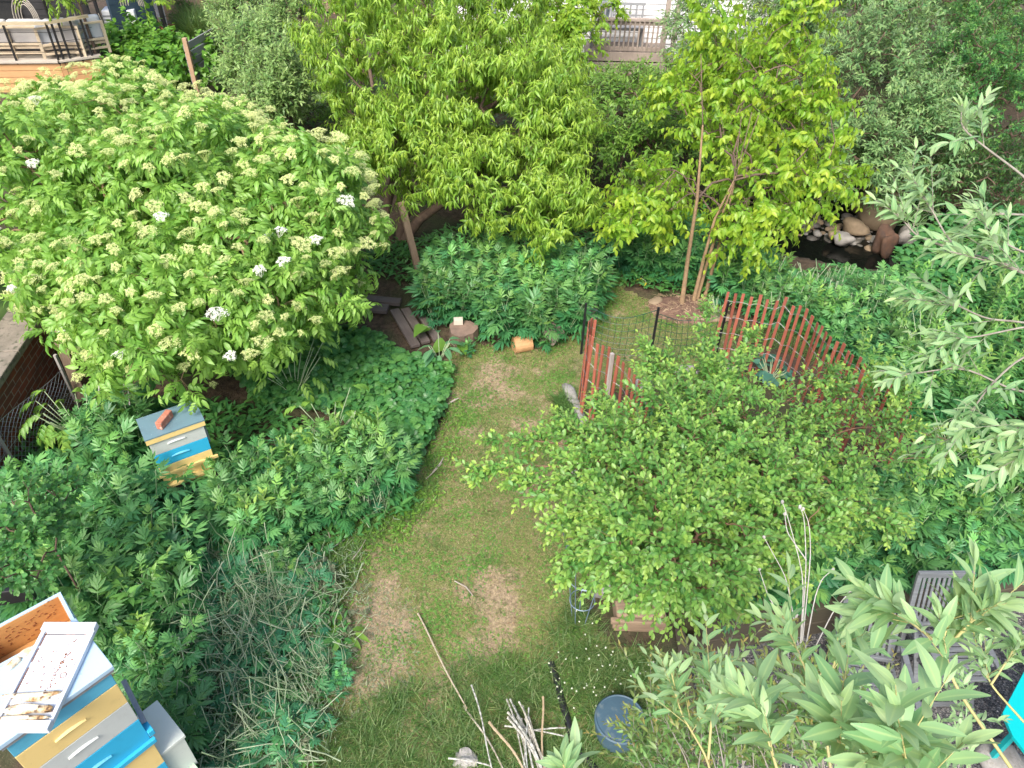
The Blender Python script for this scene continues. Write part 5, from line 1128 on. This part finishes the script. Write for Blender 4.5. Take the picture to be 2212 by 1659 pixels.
lshapes = 0
for poly, n, spc, lb, scl in beds: place_plants('cutleaf_plant', 'plant', lb, lb.replace('cutleaf plant', 'cutleaf plants').replace('tall ', '').replace('dark ', ''), scatter(poly, n, 0, spc), CUT, None, None, scl)
def lanceplant(seed, h, nst):
    global rng
    sv = rng; rng = np.random.default_rng(seed); a = Acc(); lf = Acc(); ang_ = rng.uniform(0, 6.28, nst); sp = rng.uniform(.05, .25, nst)
    foliage(lf, T_ser, np.stack([np.cos(ang_)*.04, np.sin(ang_)*.04, np.zeros(nst)], 1), np.stack([np.cos(ang_)*sp, np.sin(ang_)*sp, np.ones(nst)], 1), h*rng.uniform(.8, 1.1, nst), 20, .13, ang=1.1, tipang=.4, grav=.15, sag=.04, start=.1, tip=.8, twig=a, tr=.005, upw=1.)
    rng = sv; return a, lf
LAN = [mkvar(lanceplant(s_, h_, n_), (m_stem, m_lan)) for s_, h_, n_ in ((11, .7, 4), (12, .6, 6), (13, .8, 5))]
for poly, n, lb in ((beds[0][0], 14, 'lance leaved weed among the tall cutleaf plants of the left bed'), (beds[1][0], 7, 'lance leaved weed in the clump at the left lawn edge'), (beds[2][0], 9, 'lance leaved weed in the middle bed'), (beds[4][0], 22, 'lance leaved weed beyond the red snow fence'), (beds[5][0], 18, 'lance leaved weed in the bed above the timber retaining wall'), ([(1930, 640), (2300, 600), (2300, 1000), (2080, 960)], 26, 'lance leaved weed at the right behind the willow branches')):
    place_plants('leafy_weed', 'plant', lb, lb.replace('weed', 'weeds'), scatter(poly, n, 0, .22), LAN, None, None, (.75, 1.15))
for u_, v_, s_, lb in ((395, 1085, 1., 'cutleaf plant right in front of the left half of the far hive'), (470, 1075, 1.05, 'cutleaf plant in front of the right corner of the far hive'), (340, 1740, .9, 'cutleaf plant at the bottom edge under the near hive'), (735, 1480, .35, 'tiny cutleaf seedling at the left of the lawn bottom'), (1010, 770, .35, 'small cutleaf plant at the foot of the upright log'), (620, 1230, .6, 'single cutleaf plant standing in the cut stems')):
    place_plants('cutleaf_plant', 'plant', lb, None, [P(u_, v_, 0)], CUT, None, None, (s_, s_))

# ---- low dense plants (strawberry like), undergrowth
def carpet(name, label, poly, n, T, size, mat, hr=(.03, .18), z=0, el=.35, tip=.3, cat='ground cover', clump=0., zf=None, stalk=True, thin=0):
    p_ = scatter(poly, n, z)
    if thin: p_ = p_[rng.random(len(p_)) > thin*bare(p_[:, 0], p_[:, 1])]
    k = len(p_); lf = Acc()
    if clump: c_ = scatter(poly, int(n*clump)+2, z); j = rng.integers(0, len(c_), k); p_ = c_[j]+rng.normal(0, .09, (k, 3))*[1, 1, 0]
    an = rng.uniform(0, 6.28, k); hh_ = rng.uniform(*hr, k)*(.7+.3*np.sin(p_[:, 0]*5)*np.sin(p_[:, 1]*4.3)); p_ = p_.copy(); p_[:, 2] += hh_
    if zf: p_[:, 2] += height(p_[:, 0], p_[:, 1])
    y = np.stack([np.cos(an), np.sin(an), rng.normal(el, .3, k)], 1); R_ = frames(y, np.array([[0, 0, 1.]]*k)+rng.normal(0, .2, (k, 3)))
    lf.stamp(T, p_, R_, size*rng.uniform(.6, 1.25, k), rng.beta(2, 2, k), np.clip(rng.normal(.1, .25, k), 0, 1)*tip*2)
    return tag(obj(name, lf, mat, smooth=True), label, cat, kind='stuff')
carpet('strawberry_patch', 'low rounded leaves of the strawberry patch left of the lawn', [(630, 725), (820, 735), (890, 790), (975, 810), (965, 860), (940, 940), (900, 1010), (800, 1000), (740, 900), (560, 880), (500, 800), (600, 740)], 3600, T_round, .15, m_low, (.05, .3))
carpet('undergrowth', 'low leafy undergrowth beneath the left plants and hives', [(-200, 1000), (300, 880), (560, 880), (760, 980), (900, 1020), (900, 1100), (700, 1200), (640, 1350), (560, 1230), (400, 1200), (300, 1450), (-200, 1450)], 6500, T_ser, .12, m_low, (.02, .2), el=.5)
carpet('undergrowth', 'low leafy undergrowth in the shade of the peach tree and middle bed', [(800, 600), (790, 540), (880, 530), (1000, 500), (1300, 430), (1300, 560), (1275, 700), (1180, 760), (1000, 740), (940, 690), (900, 620)], 4300, T_ser, .12, m_low, (.02, .22), el=.5)
carpet('undergrowth', 'low leafy undergrowth along the creek and behind the red fence', [(1330, 620), (1480, 640), (1560, 660), (1750, 740), (1950, 950), (2300, 1100), (2300, 600), (1940, 640), (1900, 650), (1700, 650), (1640, 560), (1330, 500)], 11000, T_ser, .12, m_low, (.02, .25), el=.5, zf=1)
carpet('undergrowth', 'low leafy undergrowth above the retaining wall and under the shrub', [(1300, 1240), (1470, 1330), (1980, 1240), (2300, 1180), (2300, 1000), (1980, 1040), (1700, 1000), (1500, 900), (1400, 860), (1290, 900), (1290, 1100)], 8500, T_ser, .1, m_low, (.02, .2), el=.5)
carpet('creek_bank_plants', 'leafy plants on the creek bank below the boulders at the right', [(1930, 560), (1990, 500), (2300, 440), (2300, 640), (1960, 660), (1920, 640)], 2600, T_heart, .11, m_low, (.05, .35), el=.3)
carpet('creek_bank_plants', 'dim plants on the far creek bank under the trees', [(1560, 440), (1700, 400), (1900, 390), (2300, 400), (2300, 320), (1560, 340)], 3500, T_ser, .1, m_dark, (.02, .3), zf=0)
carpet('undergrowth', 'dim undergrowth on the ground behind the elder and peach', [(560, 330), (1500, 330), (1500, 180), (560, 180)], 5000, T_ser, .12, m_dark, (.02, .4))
carpet('vine_ground_cover', 'leafy ground cover between grey fence and deck', [(180, 200), (420, 190), (560, 120), (330, 120)], 2500, T_heart, .14, m_grape, (.02, .3))
carpet('creek_edge_plants', 'leafy plants overhanging the near edge of the creek', [(1560, 600), (1640, 540), (1700, 600), (1950, 600), (1970, 690), (1640, 690)], 3600, T_ser, .12, m_low, (.02, .3), el=.4, zf=1)
place_plants('cutleaf_plant', 'plant', 'cutleaf plant on the near bank right in front of the creek water', 'cutleaf plants on the near bank in front of the creek', scatter([(1600, 600), (1700, 640), (1930, 650), (1950, 700), (1620, 700)], 16, 0, .24), CUT, None, None, (.7, .95))
# grassy edges, lawn grass, clover
def blades(name, label, poly, n, hL, mat, tip=.4, z=0, wide=1., lean=.9, clump=0., thin=0):
    p_ = scatter(poly, n, z)
    if thin: p_ = p_[rng.random(len(p_)) > thin*bare(p_[:, 0], p_[:, 1])**1.2]
    k = len(p_)
    if clump: c_ = scatter(poly, max(3, int(n*clump)), z); j = rng.integers(0, len(c_), k); p_ = c_[j]+rng.normal(0, .05, (k, 3))*[1, 1, 0]
    an = rng.uniform(0, 6.28, k); y = np.stack([np.cos(an)*lean, np.sin(an)*lean, rng.uniform(.3, 1.4, k)], 1); R_ = frames(y, np.stack([rng.normal(0, .3, k), rng.normal(0, .3, k), np.ones(k)], 1))
    lf = Acc(); T = (T_blade[0]*np.array([wide, 1, 1]), T_blade[1], T_blade[2]); lf.stamp(T, p_, R_, rng.uniform(*hL, k), rng.random(k), np.clip(rng.normal(.15, .35, k), 0, 1)*tip*2)
    return tag(obj(name, lf, mat, smooth=True), label, 'grass', kind='stuff')
blades('lawn_grass', 'short worn grass of the lawn path', LAWN, 100000, (.015, .05), m_grass, .55, wide=2.4, lean=1., thin=.8)
blades('dry_grass', 'dry straw coloured grass in the worn lawn patches', LAWN, 50000, (.02, .06), m_straw, .5, wide=1.6, lean=1.6)
lp = [(p_[0], p_[1]) for p_ in LAWN]
carpet('lawn_clover', 'small clover leaves scattered through the lawn', LAWN, 16000, T_clov, .026, m_clov, (.01, .03), el=.05, cat='clover', thin=1)
carpet('lawn_clover', 'denser bright clover patches in the middle of the lawn', LAWN, 13000, T_clov, .028, m_clov, (.01, .035), el=.05, cat='clover', clump=.006)
blades('long_grass', 'long darker grass at the bottom of the lawn around canes and barrel', [(640, 1720), (720, 1560), (1000, 1440), (1180, 1400), (1240, 1290), (1300, 1390), (1440, 1430), (1430, 1560), (1380, 1720)], 18000, (.06, .2), m_grass2, .45, wide=.8, clump=.02)
blades('edge_grass', 'long grass tufts at the left lawn edge', [(540, 1300), (700, 1180), (900, 1040), (960, 1000), (900, 1110), (760, 1230), (700, 1400), (640, 1600), (560, 1700), (540, 1500)], 9000, (.05, .17), m_grass2, .3, clump=.02)
blades('stone_tuft', 'dense dark grass tuft against the pale stones', [(1195, 860), (1230, 850), (1262, 930), (1215, 945)], 1800, (.08, .2), m_grass2, .1)
blades('back_grass', 'grass between the beds beyond the red fence', [(1560, 720), (1950, 640), (2050, 800), (1800, 800)], 9000, (.05, .14), m_grass2, .3, wide=1.5)
blades('far_grass', 'tall ornamental grass clumps before the brown board fence', [(400, 90), (500, 88), (530, 55), (410, 60)], 2600, (.5, 1.0), m_grass2, .2, wide=.6, lean=.4)
carpet('lawn_weeds', 'small leafy weeds along the left edge of the lawn', [(560, 1260), (700, 1160), (860, 1080), (930, 1000), (990, 860), (1010, 900), (930, 1100), (780, 1230), (720, 1400), (700, 1600), (620, 1600)], 2600, T_ser, .045, m_bg, (.01, .07), el=.4, cat='weeds', clump=.04)
carpet('lawn_weeds', 'flat leafy weeds dotted over the lawn', LAWN, 1500, T_ser, .035, m_low, (.005, .025), el=.15, cat='weeds', clump=.06)
carpet('fallen_leaves', 'fallen yellow and tan leaves on the lawn', LAWN, 260, T_small, .035, m_brown, (.03, .05), el=0, cat='fallen leaves')
blades('lawn_tufts', 'greener grass tufts standing out of the lawn', LAWN, 14000, (.04, .09), m_grass2, .3, wide=1.1, clump=.012)
flw, t, b = nt('clover_flower'); b.inputs['Base Color'].default_value = (.5, .53, .4, 1); b.inputs['Roughness'].default_value = .9
a = Acc()
for p_ in scatter([(1180, 1440), (1260, 1290), (1310, 1390), (1440, 1440), (1330, 1480), (1300, 1560), (1200, 1530)], 60, .09): a.blob(p_+[0, 0, rng.uniform(-.05, .03)], (.016, .016, .012), 0, rough=.1, seg=6, rings=5)
tag(obj('clover_flowers', a, flw), 'little white clover flowers dotting the grass by the barrel', 'flowers', kind='stuff')
tag(carpet('dead_leaf_litter', 'dry leaf and straw litter at the lawn edges', [(560, 1500), (760, 1250), (900, 1280), (900, 1480), (760, 1560), (640, 1640)], 2500, T_nar, .05, m_wilt, (.0, .02), el=0), None, 'leaf litter')

# ---- cut stems / wilted heap
m_cutst = leafmat('cut_stem', (.17, .27, .14), (.42, .50, .34), (.36, .4, .24), rough=.6)
def stubble(name, label, poly, n, hL, tilt, r_=.006, z=0, clump=0, sp=.1):
    p_ = scatter(poly, n, z); k = len(p_); an = rng.uniform(0, 6.28, k)
    if clump: c_ = scatter(poly, clump, z); j_ = rng.integers(0, len(c_), k); p_ = c_[j_]+rng.normal(0, sp, (k, 3))*[1, 1, 0]; an = rng.uniform(0, 6.28, len(c_))[j_]+rng.normal(0, .6, k)
    L = rng.uniform(*hL, k); tl_ = np.abs(rng.normal(0, tilt, k))
    d = np.stack([np.cos(an)*np.sin(tl_), np.sin(an)*np.sin(tl_), np.cos(tl_)], 1); d[:, 2] = np.abs(d[:, 2]); m_ = p_+d*(L*.5)[:, None]+rng.normal(0, .03, (k, 3))*L[:, None]*2; m_[:, 2] = np.maximum(m_[:, 2], .01); e_ = p_+d*L[:, None]
    e_[:, 2] = np.maximum(e_[:, 2], .01)+.0
    a = Acc(); a.tubes(np.stack([p_, m_, e_], 1), r_*rng.uniform(.6, 1.2, (k, 1))*np.array([[1, .95, .8]]), 4, rng.random(k)); return tag(obj(name, a, m_cutst, smooth=True), label, 'cut stems', kind='stuff')
PILE = [(420, 1180), (600, 1180), (700, 1250), (720, 1420), (660, 1700), (430, 1720), (440, 1500), (330, 1420), (330, 1300)]
stubble('cut_stems', 'clumps of upright cut pale green stubble in the left foreground', PILE, 520, (.08, .24), .5, .007, clump=24)
stubble('cut_stems', 'long wilted stems lying in a heap in the left foreground', PILE, 520, (.15, .5), 1.54, .0055, z=.15, clump=30, sp=.25)
stubble('cut_stems', 'thin tangled pale stems in the left foreground heap', PILE, 2000, (.06, .22), 1.5, .003, z=.11)
stubble('cut_stems', 'scattered short pale stems where the heap thins out onto the lawn', [(660, 1180), (780, 1180), (800, 1330), (760, 1480), (700, 1700), (600, 1700), (640, 1400)], 420, (.05, .2), 1.5, .003, z=.03)
carpet('wilted_leaves', 'grey green wilted leaves lying over the cut stems', PILE, 3400, T_lob, .12, m_wilt, (.03, .15), el=.0, cat='wilted leaves', clump=.02)
carpet('wilted_leaves', 'brown shrivelled leaves between the cut stems', PILE, 2600, T_nar, .06, m_brown, (.02, .1), el=.0, cat='wilted leaves', clump=.01)
carpet('undergrowth', 'fresh green leaves poking through the cut stems', PILE, 1300, T_lob, .17, m_cut, (.05, .24), el=.4, cat='leaves', clump=.06)
carpet('undergrowth', 'small bright weeds between the cut stems', PILE, 3600, T_ser, .08, m_low, (.04, .2), el=.4, cat='leaves', clump=.03)
stubble('cut_stems', 'pale cut stems poking up among plants beyond the red fence', [(1600, 620), (1880, 640), (1960, 740), (1650, 700)], 260, (.3, .6), .3, .007)
stubble('cut_stems', 'pale cut stems poking up in the bed above the retaining wall', [(1700, 1220), (2150, 1160), (2150, 1080), (1750, 1140)], 170, (.35, .65), .45, .006)
stubble('cut_stems', 'pale stems showing in the middle bed', [(960, 700), (1200, 700), (1200, 640), (960, 620)], 120, (.3, .6), .25, .006)
stubble('cut_stems', 'dry pale stems showing in the plant clump left of the lawn', [(740, 1120), (850, 1120), (850, 1040), (740, 1040)], 130, (.25, .5), .5, .005)

# ---- individual small plants
def bigleaf(u_, v_, n, size, h, label, T=T_heart, mat=m_bg, cat='plant', name='butterbur', sp=1.1):
    b_ = P(u_, v_, 0); t_ = thing(name, label, cat, tuple(b_)); a = Acc(); lf = Acc(); an = rng.uniform(0, 6.28, n); L = h*rng.uniform(.6, 1.2, n)
    e_ = b_+np.stack([np.cos(an)*L*sp, np.sin(an)*L*sp, L], 1); a.tubes(np.stack([np.repeat(b_[None], n, 0), (b_+e_)/2+[0, 0, .03], e_], 1), .005, 4, .5)
    R_ = frames(np.stack([np.cos(an), np.sin(an), rng.normal(-.1, .15, n)], 1), np.array([[0, 0, 1.]]*n)+rng.normal(0, .15, (n, 3))); lf.stamp(T, e_, R_, size*rng.uniform(.7, 1.1, n), rng.random(n), rng.random(n)*.3)
    obj('stalks', a, m_stem, t_, True); obj('leaves', lf, mat, t_, True)
bigleaf(943, 715, 4, .27, .2, 'butterbur with a large upturned round leaf by the weathered planks'); bigleaf(985, 750, 4, .24, .13, 'butterbur with round leaves hiding the upright log')
bigleaf(950, 785, 16, .22, .3, 'bluish comfrey clump at the corner of the strawberry patch', T_ser, leafmat('comfrey_leaf', (.06, .2, .09), (.12, .3, .13), (.2, .36, .16), mid=(.2, .38, .2)), name='comfrey', sp=.5)
bigleaf(1262, 640, 14, .2, .5, 'big leaved weed at the right end of the middle bed', T_heart, m_low, name='weed', sp=.35)
bigleaf(670, 1420, 9, .2, .16, 'lance leaved weed at the bottom left of the lawn', T_ser, m_low, name='weed', sp=.8); bigleaf(750, 1380, 7, .17, .14, 'small upright weed in the straw left of the long cane', T_ser, m_bg, name='weed', sp=.7)
bigleaf(1660, 830, 26, .15, .25, 'bluish cabbage like plant inside the fenced plot', T_heart, leafmat('cabbage_leaf', (.05, .17, .12), (.09, .23, .16), (.1, .25, .17)), name='cabbage_plant', sp=.6)
bigleaf(1400, 618, 10, .1, .12, 'yellowing drooping plant at the edge of the right bed', T_nar, m_yel, name='dying_plant', sp=.8)
bigleaf(1545, 690, 22, .1, .3, 'bright green seedling clump right of the mulch ring', T_ser, m_bg, name='sapling', sp=.5)
bigleaf(190, 960, 26, .2, .55, 'bright yellow green elder sucker before the chicken wire', T_elder, m_elder, name='elder_sucker', sp=.5)
bigleaf(720, 960, 18, .2, .5, 'bright elder sucker rising from the strawberry patch', T_elder, m_elder, name='elder_sucker', sp=.6)
bigleaf(640, 860, 14, .2, .6, 'elder sucker in the shade right of the elder skirt', T_elder, m_elder, name='elder_sucker', sp=.6)
bigleaf(1985, 800, 24, .25, .6, 'dark broad leaved plant in the shade at the right of the fence', T_ser, m_dark, name='broadleaf_plant', sp=.6)
bigleaf(2050, 1000, 24, .2, .5, 'dark leafy plant below the willow branches at the right', T_ser, m_low, name='broadleaf_plant', sp=.7)
t_ = bgtree('round_leaved_bush', 'small round leaved bush at the left edge above the black edge strip', 'bush', [ell(40, 1180, 5.6, 90, 90, .4, 1.), ell(90, 1100, 6., 60, 50, .3, .5)], 70, m_low, leaf(3, 1, .8, .3, .2, 'round'), .05, shoots=3, L=.2, nl=9, trunk_r=.008)

# ---- willow sprays on the right
def spray(name, label, stems, subs, T, size, nl, subL, mat, bm, r0=.006, cat='willow', main=True, tipn=26, group=None, **kw):
    base = X(*stems[0][0]); t_ = thing(name, label, cat, tuple(base), 0, group); a = Acc(); lf = Acc()
    for st_ in stems:
        q_ = np.array([X(*s_) for s_ in st_]); s_ = np.linspace(0, len(q_)-1, 20); q = np.array([[np.interp(x, range(len(q_)), q_[:, k_]) for k_ in range(3)] for x in s_])
        for _ in range(2): q[1:-1] = (q[:-2]+q[1:-1]*2+q[2:])/4
        a.tubes(q, np.linspace(r0, r0*.45, 20)[None], 6)
        if subs:
            tt = rng.uniform(.35, .98, subs); idx = (tt*19).astype(int); tg = nrm(np.gradient(q, axis=0))[idx]; D = tg*.8+rng.normal(0, .5, (subs, 3))+[0, 0, .35]
            foliage(lf, T, q[idx], D, subL*rng.uniform(.6, 1.2, subs), nl, size, twig=a, tr=r0*.35, **kw)
        if main: foliage(lf, T, q[-7][None], (q[-1]-q[-7])[None], [np.linalg.norm(q[-1]-q[-7])*1.05], tipn, size, twig=a, tr=r0*.4, **kw)
    obj('branches', a, bm, t_, True); obj('leaves', lf, mat, t_, True); return t_
wk = dict(ang=.95, tipang=.3, grav=.05, tip=.5, sag=.06, start=.1, upw=1.0, jit=.35, tipscale=.6)
wil = [
 ([((2300, 470, 4.0), (2212, 380, 4.0), (2130, 320, 4.1), (2075, 275, 4.1), (2078, 225, 4.1))], 5, 'willow branch with the topmost pale sprig at the right edge'),
 ([((2300, 640, 4.1), (2180, 570, 4.2), (2060, 540, 4.2), (2000, 430, 4.3), (1960, 370, 4.3)), ((2060, 540, 4.2), (1980, 510, 4.3), (1920, 440, 4.3))], 12, 'willow branch reaching left over the creek stones'),
 ([((2300, 470, 4.2), (2180, 462, 4.2), (2110, 465, 4.3), (2050, 520, 4.3))], 9, 'nearly level willow branch left of the creek bank plants'),
 ([((2350, 640, 3.9), (2240, 600, 3.9), (2120, 560, 4.), (2040, 540, 4.)), ((2350, 600, 3.9), (2200, 540, 3.9), (2140, 510, 4.))], 14, 'leafiest willow branch crowding the right edge'),
 ([((2380, 740, 4.), (2212, 695, 4.2), (2130, 690, 4.3), (2050, 650, 4.4), (1950, 650, 4.5))], 14, 'willow branch ending in a pale star of leaves by the red fence top'),
 ([((2380, 760, 4.1), (2240, 700, 4.2), (2100, 730, 4.3), (2020, 730, 4.4))], 10, 'drooping willow branch under the pale leaf star'),
 ([((2380, 740, 3.8), (2212, 765, 4.), (2140, 830, 4.1), (2090, 900, 4.2), (2070, 950, 4.2))], 12, 'curving willow branch that bends down at the right'),
 ([((2400, 860, 4.), (2200, 850, 4.3), (2080, 790, 4.4), (1960, 810, 4.5), (1900, 800, 4.6))], 10, 'thin willow branch pointing left at the red fence end'),
 ([((2400, 1000, 3.8), (2250, 960, 3.9), (2180, 1000, 4.)), ((2400, 900, 3.8), (2260, 900, 3.9), (2160, 940, 4.))], 14, 'willow sprigs at the right edge above the timber wall'),
]
for st_, n_, lb in wil: spray('willow_branch', lb, st_, max(3, int(n_*.55)), T_will, .105, 9, .28, m_will, bark3, .0075, group='willow branches reaching in from the right', **wk)
near = [
 ([((2212, 1700, 1.9), (2060, 1480, 1.9), (2035, 1380, 1.95), (2070, 1300, 1.95)), ((2040, 1400, 1.95), (1950, 1330, 2.), (1930, 1310, 2.0)), ((2045, 1400, 1.95), (2100, 1340, 1.9), (2140, 1320, 1.9))], 5, .1, .16, 'near willow shoot on a tan stem, large leaves before the chairs'),
 ([((1850, 1900, 1.35), (1830, 1760, 1.35), (1815, 1620, 1.35), (1800, 1540, 1.35)), ((1830, 1780, 1.35), (1900, 1640, 1.35), (1920, 1570, 1.3))], 4, .09, .14, 'nearest willow shoot with huge leaves at the bottom, left of two'),
 ([((2000, 1900, 1.2), (1980, 1760, 1.2), (1960, 1650, 1.2), (1930, 1570, 1.2))], 4, .09, .14, 'nearest willow shoot with huge leaves at the bottom, right of two'),
 ([((1800, 1700, 2.2), (1780, 1560, 2.3), (1730, 1420, 2.4), (1690, 1330, 2.4)), ((1770, 1520, 2.3), (1800, 1440, 2.3), (1830, 1370, 2.3))], 6, .08, .2, 'willow shoot with pink tipped leaves in front of the dry flower stalks'),
 ([((1560, 1800, 2.4), (1530, 1640, 2.5), (1470, 1540, 2.6), (1450, 1450, 2.6)), ((1530, 1640, 2.5), (1540, 1520, 2.5), (1530, 1440, 2.6))], 8, .078, .2, 'bluish leaved willow shoot beside the barrel lid'),
 ([((1700, 1800, 1.8), (1690, 1700, 1.8), (1660, 1600, 1.8), (1640, 1540, 1.85))], 5, .1, .16, 'willow shoot low in the bottom middle of the near leaves'),
 ([((1240, 1760, 2.), (1235, 1690, 2.), (1215, 1650, 2.))], 1, .085, .1, 'little willow tip poking in at the bottom centre'),
 ([((2212, 1560, 3.), (2140, 1480, 3.), (2110, 1400, 3.1), (2100, 1350, 3.1)), ((2140, 1480, 3.), (2180, 1420, 3.), (2200, 1380, 3.))], 5, .08, .16, 'smaller willow shoot at the right edge over the far chair'),
]
for st_, n_, sz, sl, lb in near: spray('willow_shoot', lb, st_, n_, T_willb, sz, 9, sl, m_will, bark5, .005, tipn=15, group='near willow shoots at the bottom right', **wk)
# small leaved bush at the bottom
u_ = rng.uniform; sts = []
for i in range(70):
    bx = rng.uniform(1400, 1900); by = 1740; D_ = rng.uniform(3.2, 4.3); tx = bx+rng.uniform(-110, 30); ty = rng.uniform(1390, 1600)+max(0, (1480-tx))*.9
    sts.append(((bx, by, D_), ((bx+tx)/2+10, (by+ty)/2, D_), (tx, ty, D_+.15)))
spray('willow_bush', 'dense small leaved willow bush with coppery tips at the bottom right', sts, 6, T_will, .05, 12, .26, m_willd, bark3, .0035, 'bush', tipn=22, ang=.85, tipang=.35, grav=.05, tip=1.0, sag=.05)
sts = []
for i in range(22):
    bx = rng.uniform(1700, 2100); D_ = rng.uniform(2.9, 4.); tx = bx+rng.uniform(-80, 60); ty = rng.uniform(1380, 1620)
    sts.append(((bx, 1760, D_), ((bx+tx)/2+10, (1760+ty)/2, D_), (tx, ty, D_+.15)))
spray('willow_bush', 'looser greyish willow bush stems in front of the folding chairs', sts, 3, T_will, .06, 9, .2, m_will, bark3, .003, 'bush', tipn=14, ang=.85, tipang=.35, grav=.05, tip=.4, sag=.05)
# dry flower stalks
a = Acc(); hds = []
dr_ = [((1725, 1400), (1700, 1250), (1650, 1160)), ((1728, 1400), (1738, 1250), (1700, 1110), (1690, 1085)), ((1730, 1400), (1742, 1230), (1738, 1120), (1728, 1095)), ((1732, 1400), (1752, 1200), (1748, 1130), (1735, 1100)), ((1742, 1210), (1700, 1150), (1695, 1110)), ((1740, 1400), (1760, 1290), (1775, 1250), (1800, 1230)), ((1700, 1350), (1660, 1290), (1640, 1230)), ((1850, 1400), (1870, 1310), (1880, 1265)), ((1700, 1440), (1710, 1350), (1720, 1330)), ((1760, 1400), (1800, 1320), (1838, 1275))]
for l_ in dr_:
    pts = np.array([X(*p_, 4.3) for p_ in l_]); s_ = np.linspace(0, len(pts)-1, 12); q = np.array([[np.interp(x, range(len(pts)), pts[:, k_]) for k_ in range(3)] for x in s_]); q[1:-1] = (q[:-2]+q[1:-1]*2+q[2:])/4
    a.tubes(q, np.linspace(.004, .002, 12)[None], 5); hd = Acc(); hd.blob(q[-1], (.018, .018, .024), 0, rough=.3, seg=6, rings=5); hds.append(hd)
ds = thing('dry_flower_stalks', 'bleached branching dead flower stalks standing by the retaining wall', 'dead plant', tuple(vp(X(1730, 1420, 4.3), ZP)))
pale = plain('bleached_stalk', (.5, .48, .44), (.36, .34, .31), 20, .9, 0)
b0 = X(1728, 1400, 4.3); a.tubes([vp(b0, ZP), b0], .004, 5); obj('stalks', a, pale, ds, True); [obj('seed_head', h_, pale, ds) for h_ in hds]
a = Acc()
for p_, q_ in (((264, 780, 8.2), (280, 875, 7.9)), ((205, 800, 8.), (214, 860, 7.8)), ((262, 790, 8.2), (266, 850, 8.))): A, B = X(*p_), X(*q_); a.tubes([A, (A+B)/2+[.02, 0, 0], B], .006, 5)
tag(obj('dead_twigs', a, pale), 'bleached dead twigs hanging below the elder skirt', 'twigs')
